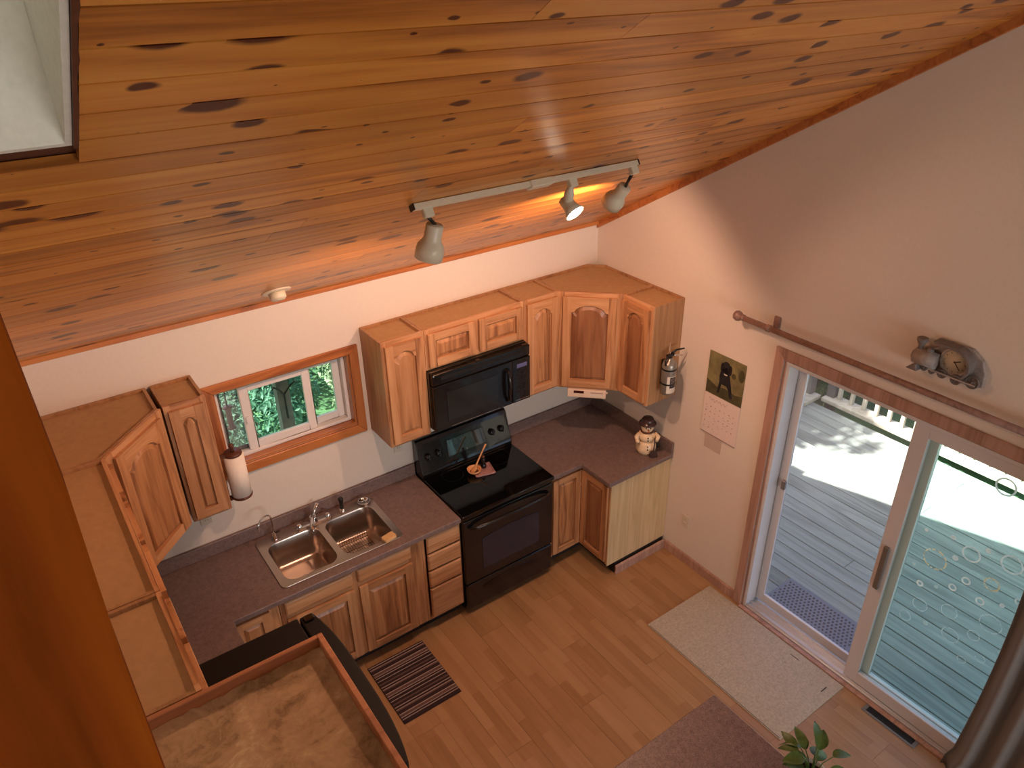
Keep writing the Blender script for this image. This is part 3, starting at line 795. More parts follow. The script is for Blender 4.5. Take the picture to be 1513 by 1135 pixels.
base('side_cabinet', 'floor cabinet on the left wall between corner and fridge', (XL + .001, -1.655), PI / 2, 1.0, L_left)
# right corner cabinet: L plan, two hinged doors meeting in the inside corner, pale end panel
cr = thing('corner_cabinet', 'floor cabinet in the right corner with folding doors and a pale veneer end panel', 'cabinet', (0, 0, 0), 0, G2)
xr, ye = -.902, -.934
b = MB(); b.box(xr, xr + .016, -FD + .02, -.001, TK, ZH); b.box(xr + .016, -.001, -.013, -.001, TK, ZH); b.box(-.013, -.001, ye + .016, -.013, TK, ZH)
b.build('side_panel', M['cab_side'], cr)
MB().box(-FD - .002, -.001, ye, ye + .012, TK - .005, ZH).build('end_panel', M['veneer'], cr, bevel=.001)
b = MB(); b.box(xr, -.03, -FD + .075, -.03, 0, TK - .001); b.box(-FD + .075, -.016, ye + .001, -FD + .075, 0, TK - .001); b.build('toe_kick', M['toe'], cr)
b = MB(); b.box(xr, xr + .02, -FD, -FD + .019, TK, ZH, 0); b.box(-FD, -FD + .019, ye + .013, ye + .035, TK, ZH, 0); b.box(xr + .02, -FD + .019, -FD, -FD + .019, ZH - .025, ZH, 0); b.box(-FD, -FD + .019, ye + .035, -FD, ZH - .025, ZH, 0)
b.build('face_frame', [M['cab_v'], M['cab_h']], cr)
make_door(cr, -FD - xr - .033, .70, (xr + .012, -FD - .001, .14), 0, 0, st=.05)
make_door(cr, -FD - ye - .045, .70, (-FD - .001, -FD - .022, .14), -PI / 2, 0, st=.05, pm=M['cab_dark'])

# ------------------------------------------------------------------ worktops
def worktop(label, poly, holes, splash):
    t = thing('worktop', label, 'worktop', (poly[0][0], poly[0][1], .868))
    b = MB(); b.T = Matrix.Translation((-poly[0][0], -poly[0][1], -.868))
    b.plate(poly, holes, .868, .906); b.build('slab', M['lam'], t, bevel=.005, segs=2)
    for s in splash:
        b = MB(); b.T = Matrix.Translation((-poly[0][0], -poly[0][1], -.868))
        b.box(*s); b.build('backsplash', M['lam'], t, bevel=.005, segs=2)
    return t
SX0, SX1, SY0, SY1 = -2.900, -2.082, -.572, -.060
worktop('purple-brown laminate worktop holding the steel sink', [(XL + .002, -.002), (-1.694, -.002), (-1.694, -.641), (-3.216, -.641), (-3.216, -1.66), (XL + .002, -1.66)],
        [rrect(SX0 + .02, SX1 - .02, SY0 + .02, SY1 - .02, .04)],
        [(XL + .002, -1.694, -.022, -.002, .9065, 1.004), (XL + .002, XL + .022, -1.66, -.0225, .9065, 1.004)])
worktop('purple-brown laminate corner worktop right of the range, snowman on its end', [(-.906, -.002), (-.002, -.002), (-.002, -.947), (-.641, -.947), (-.641, -.641), (-.906, -.641)], [],
        [(-.906, -.002, -.022, -.002, .9065, 1.004), (-.022, -.002, -.947, -.0225, .9065, 1.004)])

# ------------------------------------------------------------------ sink and taps
sk_ = thing('sink', 'stainless steel double sink set into the worktop under the window', 'sink', (SX0, SY0, .9065))
b = MB(); b.T = Matrix.Translation((-SX0, -SY0, -.9065)); b.mi = 0
LB = (SX0 + .045, -2.512, SY0 + .035, SY1 - .085); RB = (-2.470, SX1 - .045, SY0 + .035, SY1 - .085)
b.plate(rrect(SX0, SX1, SY0, SY1, .035), [rrect(*LB, .07), rrect(*RB, .07)], .9068, .914)
b.build('rim', M['steel'], sk_, bevel=.002, segs=2)
for (x0, x1, y0, y1) in (LB, RB):
    b = MB(); b.T = Matrix.Translation((-SX0, -SY0, -.9065)); b.sm = True
    lv = []
    for ins, z, r in ((0, .9138, .07), (.004, .905, .07), (.010, .80, .065), (.016, .745, .06), (.032, .725, .05), (.06, .718, .04)):
        lv.append([b.v((x, y, z)) for x, y in rrect(x0 + ins, x1 - ins, y0 + ins, y1 - ins, r)])
    for P, Q in zip(lv, lv[1:]):
        for i in range(len(P)): b.f([P[i], P[(i + 1) % len(P)], Q[(i + 1) % len(P)], Q[i]], True)
    b.f(lv[-1], False)
    bw = b.build('basin', M['steel'], sk_, recalc=True)
    dx, dy = (x0 + x1) / 2 - SX0, (y0 + y1) / 2 - .02 - SY0
    b = MB(); b.lathe([(.0, -.186), (.022, -.186), (.03, -.183), (.042, -.1825), (.046, -.1855), (.046, -.188)], 20, cx=dx, cy=dy); b.build('drain', M['chrome'], sk_)
tp = thing('kitchen_tap', 'chrome kitchen tap with lever behind the middle of the sink', 'tap', (-2.51, -.105, .9145))
b = MB(); b.prism(rrect(-.125, .125, -.026, .026, .025), 'z', 0, .014); b.lathe([(.032, .014), (.028, .05), (.022, .062), (0, .068)], 16); b.build('tap_body', M['chrome'], tp, bevel=.003)
pts = [(0, 0, .045), (-.012, -.03, .075), (-.03, -.08, .095), (-.05, -.13, .10), (-.062, -.165, .09), (-.066, -.18, .07)]
MB().tube(pts, [.014, .013, .012, .012, .012, .012], 10).build('spout', M['chrome'], tp)
MB().tube([(0, 0, .06), (.02, .012, .085), (.05, .02, .125)], [.010, .009, .013], 8).build('lever', M['chrome'], tp)
b = MB()
for sx in (-1, 1): b.lathe([(.021, .014), (.018, .03), (.012, .036), (0, .038)], 12, cx=sx * .1)
b.build('valve_cap', M['chrome'], tp)
ft = thing('filter_tap', 'slim chrome gooseneck water tap at the left back of the sink', 'tap', (-2.775, -.105, .9145))
MB().lathe([(0, 0), (.026, 0), (.024, .01), (.013, .016), (.012, .05), (0, .05)], 16).build('tap_body', M['chrome'], ft)
pts = [(0, 0, .045)] + [(0, 0, .06 + .11 * i / 4) for i in range(5)] + [(-.05 + .05 * math.cos(a), -.0 - .03 * (1 - math.cos(a)), .17 + .05 * math.sin(a)) for a in [PI * i / 9 for i in range(1, 9)]] + [(-.104, -.062, .155)]
MB().tube(pts, .0055, 8).build('spout', M['chrome'], ft)
MB().tube([(0, 0, .045), (.035, -.012, .055)], [.006, .005], 8).build('lever', M['blacksat'], ft)
sp = thing('side_spray', 'black hand spray standing in its chrome holder behind the right basin', 'sprayer', (-2.305, -.105, .9145))
MB().lathe([(0, 0), (.024, 0), (.022, .012), (.016, .026), (0, .026)], 16).build('holder', M['chrome'], sp)
MB().lathe([(.0, .0265), (.0125, .0265), (.013, .07), (.017, .095), (.018, .108), (.012, .116), (0, .117)], 14).build('spray_head', M['blacksat'], sp)
gl = thing('sink_strainer', 'round chrome sink strainer lying at the right back corner of the sink', 'strainer', (-2.145, -.105, .9145))
MB().lathe([(.0, .003), (.03, .004), (.034, .012), (.044, .018), (.046, .016), (.036, .0), (0, 0)], 22).build('cup', M['chrome'], gl)
MB().lathe([(0, .004), (.006, .004), (.006, .022), (.011, .026), (0, .03)], 10).build('knob', M['chrome'], gl)
# wire rack and sponge in the right basin
rk_ = thing('dish_rack', 'black wire rack lying in the right basin of the sink', 'rack', (-2.30, -.345, .7255))
b = MB()
for i in range(13):
    x = -.10 + .2 * i / 12
    b.tube([(x, -.12, .003), (x, .12, .003), (x, .125, .05)], .0018, 5)
for y in (-.12, -.04, .04, .12): b.tube([(-.10, y, .006), (.10, y, .006)], .0022, 5)
for z in (.03, .05): b.tube([(-.10, .125, z), (.10, .125, z)], .0022, 5)
b.build('wires', M['blacksat'], rk_)
sg = tag(MB().prism(rrect(-.045, .045, -.03, .03, .014), 'z', 0, .022).build('sponge', M['sponge'], None, (-2.180, -.545, .9145), R(12), bevel=.004, segs=2), 'tan sponge on the front rim of the right basin', 'sponge')

# ------------------------------------------------------------------ range
RX0, RX1 = -1.6895, -.9105; RW = RX1 - RX0
rg = thing('range', 'black electric range with smooth cooktop and oven between the worktops', 'stove', (RX0, -.003, 0))
MB().box(.006, RW - .006, -.61, 0, .04, .895).build('body', M['black'], rg)
MB().box(.03, RW - .03, -.58, -.03, 0, .04).build('plinth', M['toe'], rg)
MB().box(.0, RW, -.655, -.001, .8955, .921).build('cooktop', M['blackglass'], rg, bevel=.006, segs=2)
b = MB()
for cx, cy, r in ((.2, -.2, .08), (.2, -.47, .105), (.58, -.2, .105), (.58, -.47, .08)):
    n_ = 36
    for i in range(n_):
        a0, a1 = 2 * PI * i / n_, 2 * PI * (i + 1) / n_
        q = [b.v((cx + rr * math.cos(a), cy + rr * math.sin(a), .9214)) for rr, a in ((r, a0), (r, a1), (r - .002, a1), (r - .002, a0))]; b.f(q)
b.build('burner_marking', M['vdark'], rg, recalc=False)
bg_ = MB()
prof = [(-.001, .9215), (-.125, .9215), (-.125, .95), (-.118, .965), (-.058, 1.165), (-.045, 1.19), (-.03, 1.2), (-.001, 1.2)]
bg_.prism(prof, 'x', 0.0, RW)
bgo = bg_.build('backguard', M['black'], rg, bevel=.006, segs=2)
def on_guard(x, z): return (x, -.1185 + (z - .965) * .3 - .0008, z)
pm_ = MB()
q = [on_guard(.23, 1.015), on_guard(.56, 1.015), on_guard(.55, 1.135), on_guard(.24, 1.135)]
A = [pm_.v(p) for p in q]; B = [pm_.v((p[0], p[1] - .004, p[2])) for p in q]
pm_.f(B); pm_.f(A[::-1])
for i in range(4): pm_.f([A[i], A[(i + 1) % 4], B[(i + 1) % 4], B[i]])
pm_.build('display_panel', M['display_glass'], bgo, bevel=.002)
MB().box(.2, RW - .07, -.128, -.1252, .928, .936).build('chrome_strip', M['chrome'], bgo)  # chrome sliver modelled to imitate the highlight along the bottom lip
for x in (.07, .155, .62, .705):
    p = on_guard(x, 1.07)
    b = MB(); b.T = Matrix.Translation(p) @ Matrix.Rotation(PI / 2 - .29, 4, 'X')
    b.lathe([(.0, 0), (.026, 0), (.025, .012), (.02, .02), (.019, .022), (0, .022)], 18); b.T = b.T @ Matrix.Identity(4)
    b.box(-.005, .005, -.02, .02, .022, .032)
    b.build('knob', M['blacksat'], bgo)
od = MB(); od.box(.008, RW - .008, -.645, -.612, .30, .862); odo = od.build('oven_door', M['black'], rg, bevel=.006, segs=2)
wv = [(.15, .385), (RW - .135, .385), (RW - .135, .66)] + [(RW - .135 - (RW - .285) * i / 8, .66 + .02 * math.sin(PI * i / 8)) for i in range(1, 8)] + [(.15, .66)]
MB().prism(wv, 'y', -.648, -.6455).build('oven_window', M['ovenwin'], odo, bevel=.001)
hp = [(.05, -.655, .80)] + [(.05 + (RW - .1) * i / 12, -.66 - .035 * math.sin(PI * i / 12) ** .5, .80 + .012 * math.sin(PI * i / 12)) for i in range(1, 12)] + [(RW - .05, -.655, .80)]
MB().tube(hp, [.012] + [.014] * 11 + [.012], 10).build('oven_handle', M['black'], odo)
MB().box(.004, RW - .004, -.64, -.612, .866, .894).build('control_lip', M['black'], rg, bevel=.003)
dw_ = MB(); dw_.box(.008, RW - .008, -.645, -.612, .055, .288); dwo = dw_.build('storage_drawer', M['black'], rg, bevel=.012, segs=3)
b = MB(); b.prism([(.14, .225)] + [(.14 + (RW - .28) * i / 10, .225 + .03 * math.sin(PI * i / 10)) for i in range(1, 10)] + [(RW - .14, .225), (RW - .15, .19), (.15, .19)], 'y', -.6475, -.6455)
b.build('finger_pull', M['blackglass'], dwo, bevel=.001)

# things on the range
tr = thing('spoon_rest', 'square pinkish spoon rest tray on the black cooktop', 'spoon rest', (-1.285, -.29, .9225), R(-14))
b = MB(); b.prism(rrect(-.075, .075, -.07, .07, .015), 'z', 0, .005); b.build('tray', M['lilac'], tr, bevel=.002)
b = MB(); n = 4
for (x0, x1, y0, y1) in ((-.075, .075, .063, .07), (-.075, .075, -.07, -.063), (.068, .075, -.063, .063), (-.075, -.068, -.063, .063)): b.box(x0, x1, y0, y1, .005, .014)
b.build('tray_rim', M['lilac'], tr, bevel=.002)
bo = thing('small_bowl', 'small tan glazed bowl on the spoon rest tray', 'bowl', (-1.355, -.285, .9285))
MB().lathe([(0, .0), (.026, .0), (.046, .018), (.053, .036), (.049, .036), (.041, .019), (.024, .006), (0, .006)], 26).build('bowl', M['terracotta'], bo)
MB().lathe([(0, .012), (.018, .013), (.035, .012), (.036, .010), (.0, .0065)], 18).build('residue', M['coffee'], bo)
sn = thing('wooden_spoon', 'wooden spoon leaning out of the small bowl on the stove', 'spoon', (-1.36, -.29, .962))
MB().tube([(.01, .003, .008), (.045, .018, .04), (.11, .04, .11), (.14, .05, .14)], [.009, .006, .0055, .007], 8).build('handle', M['spoonwood'], sn)
b = MB(); b.T = Matrix.Translation((.0, 0, .0)) @ Matrix.Rotation(R(-40), 4, 'Y'); b.ball((0, 0, 0), .022, 14, sx=1.3, sy=1, sz=.35); b.build('spoon_bowl', M['spoonwood'], sn)
sh = thing('pepper_mill', 'small dark pepper mill with a wooden knob behind the tan bowl', 'mill', (-1.262, -.262, .9285))
MB().lathe([(0, 0), (.024, 0), (.022, .02), (.015, .035), (.018, .06), (.02, .07), (.012, .08), (0, .081)], 18).build('body', M['black'], sh)
MB().ball((0, 0, .09), .012, 12).build('knob', M['coffee'], sh)

# ------------------------------------------------------------------ microwave
MX0, MX1, MD = -1.6825, -.9105, .345; MW = MX1 - MX0
mw = thing('microwave', 'black over-the-range microwave between the wall cabinets', 'microwave', (MX0, -.003, 1.438))
MH = .431
MB().box(0, MW, -.32, 0, .0, MH).build('body', M['black'], mw, bevel=.004)
MB().box(.0, MW, -.365, -.321, .345, MH - .002).build('vent_band', M['black'], mw, bevel=.012, segs=3)
b = MB()
for i in range(4): b.box(.06, MW - .06, -.3675, -.3655, MH - .030 - i * .0 - i * .006, MH - .027 - i * .006)
b.build('grille', M['vdark'], mw)
md = MB(); md.box(.0, MW * .80, -.365, -.321, .006, .341); mdo = md.build('door', M['black'], mw, bevel=.005, segs=2)
MB().box(.095, MW * .80 - .115, -.3675, -.3655, .06, .28).build('door_window', M['micwin'], mdo, bevel=.001)
hx = MW * .80 - .045
MB().tube([(hx, -.366, .05), (hx, -.395, .075), (hx, -.404, .17), (hx, -.395, .27), (hx, -.366, .295)], [.012, .013, .014, .013, .012], 10).build('door_handle', M['black'], mdo)
cp = MB(); cp.box(MW * .80 + .002, MW, -.365, -.321, .006, .341); cpo = cp.build('control_panel', M['black'], mw, bevel=.005, segs=2)
MB().box(MW * .80 + .04, MW - .03, -.3672, -.3655, .275, .305).build('display', M['bluelcd'], cpo)
b = MB()
for i in range(6):
    for j in range(3): b.box(MW * .80 + .04 + j * .026, MW * .80 + .06 + j * .026, -.3667, -.3655, .245 - i * .032, .263 - i * .032)
b.build('button', M['blacksat'], cpo)
MB().box(MW * .80 + .025, MW - .012, -.3672, -.3655, .022, .026).build('chrome_line', M['chrome'], cpo)
MB().box(.12, MW * .66, -.3672, -.3655, .012, .015).build('chrome_line', M['chrome'], mdo)

# ------------------------------------------------------------------ fridge
fr = thing('fridge', 'black textured fridge under the deep cabinet at lower left', 'fridge', (XL + .05, -2.545, 0))
FW, FDp, FH = .86, .695, 1.75
MB().box(0, FDp, 0, FW, .03, FH).build('body', M['fridge'], fr, bevel=.006, segs=2)
def curved(z0, z1):
    n = 14; arc = []
    for i in range(n + 1):
        u = -1 + 2 * i / n
        arc.append((FDp + .065 + .04 * (1 - abs(u) ** 3), .004 + (FW - .008) * i / n))
    return MB().prism([(FDp + .006, .004)] + arc + [(FDp + .006, FW - .004)], 'z', z0, z1)
fdo = curved(.56, FH).build('fridge_door', M['fridge'], fr, bevel=.008, segs=2)
fdz = curved(.06, .55).build('freezer_drawer', M['fridge'], fr, bevel=.008, segs=2)
MB().tube([(FDp + .07, .05, .75), (FDp + .12, .05, .8), (FDp + .12, .05, 1.5), (FDp + .07, .05, 1.55)], .012, 8).build('door_handle', M['black'], fdo)
MB().box(.02, FDp, .03, FW - .03, 0, .03).build('plinth', M['toe'], fr)
MB().box(FDp + .02, FDp + .06, FW - .05, FW - .015, FH + .0005, FH + .012).build('hinge_cover', M['black'], fr, bevel=.004)

# ------------------------------------------------------------------ paper towels, outlets, radio, snowman, extinguisher
pt = thing('paper_towel_holder', 'paper towel roll upright in a brown wooden holder left of the window', 'paper towels', (-2.925, -.185, 1.385))
MB().lathe([(.018, .017), (.058, .017), (.058, .293), (.018, .293), (.018, .017)], 30).build('paper_roll', M['paper'], pt)
MB().lathe([(0, 0), (.06, 0), (.062, .006), (.06, .015), (0, .0155)], 26).build('end_disc', M['brown'], pt)
MB().lathe([(0, .2945), (.05, .2945), (.052, .30), (.048, .312), (0, .3125)], 26).build('end_disc', M['brown'], pt)
MB().lathe([(0, .3125), (.012, .3125), (.009, .335), (.015, .35), (.011, .365), (0, .37)], 14).build('finial', M['brown'], pt)
MB().box(-.0885, -.073, -.02, .02, .0, .312).build('mounting_bar', M['brown'], pt, bevel=.003)
MB().box(-.073, -.0595, -.02, .02, .002, .013).build('mounting_arm', M['brown'], pt)
MB().box(-.073, -.045, -.018, .018, .299, .31).build('mounting_arm', M['brown'], pt)
def outlet(label, loc, rotz, dark=True):
    t = thing('outlet', label, 'outlet', loc, rotz, 'wall outlets')
    MB().box(-.035, .035, -.006, 0, -.057, .057).build('cover_plate', M['wallplate'], t, bevel=.003)
    for dz in (-.024, .024):
        s = MB().prism(rrect(-.015, .015, dz - .014, dz + .014, .008), 'y', -.0085, -.0062).build('socket', M['wallplate'], t)
        b = MB(); b.box(-.008, -.006, -.0089, -.0086, dz - .002, dz + .007); b.box(.006, .008, -.0089, -.0086, dz - .002, dz + .007); b.build('slot', M['ink'], s)
    return t
outlet('almond wall outlet in the shade under the narrow cabinet left of the range', (-1.80, -.001, 1.20), 0)
outlet('almond wall outlet under the left wall cabinets near the corner', (-3.13, -.001, 1.20), 0)
outlet('almond wall outlet low on the door wall between counter and door', (-.001, -1.137, .385), -PI / 2)

rd = thing('radio', 'beige under-cabinet radio with dark red display below the corner cabinet', 'radio', (-.473, -.473, 1.335), -PI / 4)
MB().box(-.14, .14, .0, .17, .0, .0655).build('case', M['radio'], rd, bevel=.004, segs=2)
MB().box(-.095, -.02, -.0022, -.0005, .036, .056).build('display', M['lcd'], rd)
MB().box(.03, .12, -.0022, -.0005, .042, .048).build('tape_slot', M['faint'], rd)
MB().prism(rrect(.03, .125, .008, .036, .005), 'y', -.002, -.0005).build('speaker_panel', M['wallplate'], rd)
for i in range(5): MB().box(-.125 + i * .021, -.11 + i * .021, -.003, -.0005, .014, .02).build('button', M['wallplate'], rd)
MB().lathe([(0, 0), (.008, 0), (.008, .012), (0, .012)], 12).build('knob', M['radio'], rd).matrix_local = Matrix.Translation((.1405, .03, .035)) @ Matrix.Rotation(PI / 2, 4, 'Y')

sm = thing('snowman_jar', 'cream ceramic snowman in a dark hat on the end of the worktop', 'snowman figurine', (-.150, -.800, .9075), R(-35))
sm.scale = (1.0, 1.0, 1.0)
MB().lathe([(0, 0), (.058, 0), (.074, .03), (.076, .06), (.066, .092), (.052, .108), (0, .11)], 26).build('body', M['ceramic'], sm)
MB().lathe([(0, .1105), (.05, .1105), (.064, .13), (.066, .15), (.056, .172), (.036, .184), (0, .185)], 26).build('chest', M['ceramic'], sm)
hdn = MB().lathe([(0, .1855), (.036, .1855), (.046, .205), (.046, .224), (.036, .246), (0, .247)], 22).build('head', M['ceramic'], sm)
MB().lathe([(0, .2475), (.062, .2475), (.066, .253), (.062, .26), (.045, .262), (.046, .285), (.038, .297), (0, .30)], 24).build('hat', M['hat'], sm)
MB().lathe([(.034, .178), (.05, .184), (.05, .194), (.038, .197)], 22).build('scarf', M['brown'], sm)
MB().tube([(0, -.044, .218), (0, -.075, .212)], [.007, .002], 8).build('nose', M['orange'], hdn)
for sx in (-1, 1): MB().ball((sx * .016, -.042, .228), .005, 8).build('eye', M['ink'], hdn)
for z in (.155, .135, .085, .06): MB().ball((0, -.064 if z > .11 else -.074, z), .006, 8).build('button', M['ink'], sm)
MB().tube([(-.058, -.01, .165), (-.082, -.03, .150), (-.078, -.05, .138)], [.018, .017, .015], 10).build('arm', M['ceramic'], sm)
MB().tube([(.058, -.01, .165), (.08, -.035, .150), (.06, -.065, .136)], [.018, .017, .015], 10).build('arm', M['ceramic'], sm)
MB().ball((-.076, -.056, .132), .017, 10).build('mitten', M['ceramic'], sm)
sv = MB(); sv.tube([(.048, -.074, .165), (.044, -.086, .05)], .005, 8); sv.prism([(.02, .06), (.068, .06), (.075, .006), (.044, -.0), (.013, .006)], 'y', -.092, -.084)
sv.build('shovel', M['hat'], sm, bevel=.002)

ex = thing('fire_extinguisher', 'grey fire extinguisher hung on the side of the end wall cabinet', 'fire extinguisher', (-.165, -.968, 1.50), R(0))
MB().lathe([(0, .0), (.044, .0), (.0505, .006), (.0505, .215), (.044, .245), (.022, .262), (.017, .275), (0, .276)], 28).build('cylinder', M['ext_grey'], ex)
def arcpatch(r, a0, a1, z0, z1, n=8):
    b = MB(); A = [[b.v((r * math.cos(a), r * math.sin(a), z)) for z in (z0, z1)] for a in [R(a0 + (a1 - a0) * i / n) for i in range(n + 1)]]
    for p, q in zip(A, A[1:]): b.f([p[0], q[0], q[1], p[1]], True)
    return b
arcpatch(.0511, 215, 325, .02, .15).build('label_sheet', M['label_light'], ex, recalc=False)
arcpatch(.0514, 238, 296, .06, .145).build('label_block', M['label_dark'], ex, recalc=False)
b = MB()
for z in (.132, .122, .112, .10, .09, .078): 
    q = arcpatch(.0517, 245, 245 + random.choice((30, 38, 44)), z, z + .003); me_ = bpy.data.meshes.new('t'); q.bm.to_mesh(me_); b.bm.from_mesh(me_); q.bm.free()
b.build('label_lines', M['faint'], ex, recalc=False)
arcpatch(.0515, 240, 300, .026, .05).build('label_band', M['wallplate'], ex, recalc=False)
b = MB(); b.lathe([(.0, .2765), (.016, .2765), (.016, .30), (0, .30)], 14); b.box(-.03, .03, -.012, .012, .285, .303); b.build('valve', M['blacksat'], ex, bevel=.002)
MB().tube([(.01, 0, .305), (.05, -.01, .325), (.11, -.02, .322)], [.008, .007, .006], 8).build('lever', M['blacksat'], ex)
MB().tube([(.01, 0, .292), (.05, -.01, .285), (.10, -.02, .272)], [.007, .007, .006], 8).build('carry_handle', M['chrome'], ex)
MB().tube([(-.012, 0, .295), (-.04, -.01, .29), (-.055, -.012, .27), (-.052, -.012, .235)], .006, 8).build('nozzle', M['blacksat'], ex)
MB().tube([(.0, .0, .303), (.0, .01, .33), (.02, .03, .37)], .0012, 5).build('pin_tie', M['label_light'], ex)
b = MB()
n = 20
for z in (.08, .19):
    A = []
    for i in range(n + 1):
        a = R(20 + 140 * i / n) if False else 2 * PI * i / n
        A.append([b.v((rr * math.cos(a), rr * math.sin(a), zz)) for rr, zz in ((.0508, z), (.0525, z), (.0525, z + .012), (.0508, z + .012))])
    for p, q in zip(A, A[1:]):
        for k in range(4): b.f([p[k], p[(k + 1) % 4], q[(k + 1) % 4], q[k]])
b.box(-.015, .015, .0527, .061, .05, .24)
b.build('bracket', M['blacksat'], ex)

# ------------------------------------------------------------------ wall calendar with a dog picture, clock, curtain rod
cl = thing('wall_calendar', 'wall calendar with a black dog picture hanging left of the glass door', 'calendar', (-.001, -1.172, 1.24), -PI / 2)
CW = .302
MB().box(0, CW, -.004, -.0005, .315, .63).build('picture_page', M['meadow'], cl)
def flat(name, m, polys, y, parent, th=.0004):
    b = MB()
    for p in polys: b.prism(p, 'y', y - th, y)
    return b.build(name, m, parent)
ell = lambda cx, cz, rx, rz, n=18: [(cx + rx * math.cos(2 * PI * i / n), cz + rz * math.sin(2 * PI * i / n)) for i in range(n)]
flat('picture_scrub', M['meadow2'], [[(0, .32), (CW, .32), (CW, .40), (.24, .385), (.16, .40), (.09, .385), (0, .42)], ell(.275, .54, .025, .045), ell(.215, .515, .018, .02)], -.0041, cl)
flat('picture_dog', M['dog'], [[(.095, .345), (.105, .43), (.10, .48), (.112, .535), (.175, .535), (.19, .48), (.205, .43), (.225, .345), (.20, .345), (.185, .40), (.165, .42), (.125, .42), (.112, .345)],
     ell(.148, .555, .034, .042), ell(.115, .545, .014, .036), ell(.182, .545, .014, .036), ell(.15, .53, .02, .026)], -.0046, cl)
flat('picture_collar', M['label_light'], [[(.132, .505), (.165, .505), (.160, .496), (.138, .496)]], -.0051, cl)
MB().box(0.0, CW, -.004, -.0005, 0, .3135).build('month_page', M['page'], cl)
b = MB(); random.seed(4)
px = .03
for i in range(26):
    a = i * .5
    pass
b.tube([(.04 + .006 * i, -.0045, .275 + .012 * math.sin(i * 1.3) + .004 * math.sin(i * .6)) for i in range(26)], .0012, 4)
for r_ in range(5):
    for c__ in range(7):
        x = .02 + c__ * .039; z = .215 - r_ * .042
        if random.random() < .85: b.box(x, x + random.uniform(.005, .010), -.0045, -.0041, z, z + random.uniform(.005, .009))
        if random.random() < .3: b.box(x + .004, x + random.uniform(.016, .03), -.0045, -.0041, z - .014, z - .012)
b.build('month_print', M['faint'], cl)
MB().box(0, CW, -.007, -.0043, .0, .006).build('page_curl', M['faint'], cl)
nt_ = tag(MB().box(.045, .19, -.003, -.0005, -.115, -.003).build('paper_note', M['note'], None, (-.001, -1.172, 1.24), -PI / 2), 'small plain note pinned to the wall below the calendar', 'note')

ck = thing('train_clock', 'grey locomotive-shaped wall clock above the glass door', 'clock', (-.002, -2.47, 2.29), -PI / 2)
b = MB()
b.prism([(.03, .05), (.06, .03), (.12, .025), (.30, .01), (.35, .03), (.345, .10), (.32, .16), (.26, .205), (.10, .205), (.10, .15), (.03, .13)], 'y', -.018, -.0005)
b.build('back_plate', M['pewter'], ck, bevel=.006, segs=2)
# arched cab hood round the dial
b = MB(); dcx, dcz, dr_ = .205, .118, .066
A = []
pts_ = [(.10, .205)] + [(dcx + .088 * math.cos(R(a)), dcz + .088 * math.sin(R(a))) for a in range(92, -50, -12)]
for (x, z) in pts_:
    dx, dz = x - dcx, z - dcz; l = math.hypot(dx, dz)
    ix, iz = x - dx / l * .012, z - dz / l * .012
    A.append([b.v(p) for p in ((x, -.018, z), (x, -.085, z), (ix, -.085, iz), (ix, -.018, iz))])
for p, q in zip(A, A[1:]):
    for k in range(4): b.f([p[k], p[(k + 1) % 4], q[(k + 1) % 4], q[k]])
b.f(A[0]); b.f(A[-1][::-1]); b.build('cab_roof', M['pewterdark'], ck)
Ty = Matrix.Rotation(PI / 2, 4, 'X')
b = MB(); b.T = Matrix.Translation((dcx, -.018, dcz)) @ Ty; b.lathe([(0, .0), (dr_ + .006, 0), (dr_ + .008, .018), (dr_ + .004, .024), (dr_ - .004, .02), (0, .019)], 36); b.build('bezel', M['pewter'], ck)
b = MB(); b.T = Matrix.Translation((dcx, -.0375, dcz)) @ Ty; b.lathe([(0, .0005), (dr_ - .006, .0005), (dr_ - .006, -.0003), (0, -.0003)], 32); dl = b.build('dial', M['dial'], ck)
for i in range(12):
    a = 2 * PI * i / 12; b = MB()
    b.T = Matrix.Translation((dcx, -.0384, dcz)) @ Matrix.Rotation(-a, 4, 'Y'); b.box(-.0012, .0012, -.0004, 0, .046, .055)
    b.build('hour_mark', M['ink'], dl)
for nm, L_, a_ in (('hour_hand', .03, 62), ('minute_hand', .046, 138)):
    b = MB(); b.T = Matrix.Translation((dcx, -.0395, dcz)) @ Matrix.Rotation(R(a_), 4, 'Y'); b.box(-.0022, .0022, -.0008, 0, -.006, L_); b.build(nm, M['ink'], dl)
b = MB(); b.T = Matrix.Translation((.035, -.05, .0)); b.lathe([(0, .13), (.013, .13), (.013, .15), (.026, .175), (.028, .188), (.02, .192), (0, .19)], 16); b.build('chimney', M['pewterdark'], ck)
MB().tube([(.02, -.05, .092), (.13, -.05, .092)], .042, 20).build('boiler', M['pewter'], ck)
MB().tube([(.008, -.05, .092), (.02, -.05, .092)], [.024, .03], 16).build('smokebox_door', M['pewterdark'], ck)
b = MB(); b.T = Matrix.Translation((.085, -.05, 0)); b.lathe([(.017, .13), (.017, .145), (.01, .155), (0, .158)], 14); b.build('steam_dome', M['pewterdark'], ck)
for x, z, r in ((.31, .055, .034), (.235, .036, .026), (.165, .04, .024), (.075, .038, .017), (.115, .036, .017)):
    b = MB(); b.T = Matrix.Translation((x, -.05, z)) @ Ty; b.lathe([(0, -.01), (r, -.01), (r, .0), (r - .005, .003), (r - .007, -.002), (.006, -.002), (.005, .006), (0, .006)], 22)
    for k in range(3): b.T = Matrix.Translation((x, -.05, z)) @ Matrix.Rotation(PI * k / 3, 4, 'Y'); b.box(-.0018, .0018, -.002, .004, -r + .004, r - .004)
    b.build('wheel', M['pewterdark'], ck)
MB().box(.10, .33, -.062, -.056, .042, .05).build('coupling_rod', M['pewter'], ck)
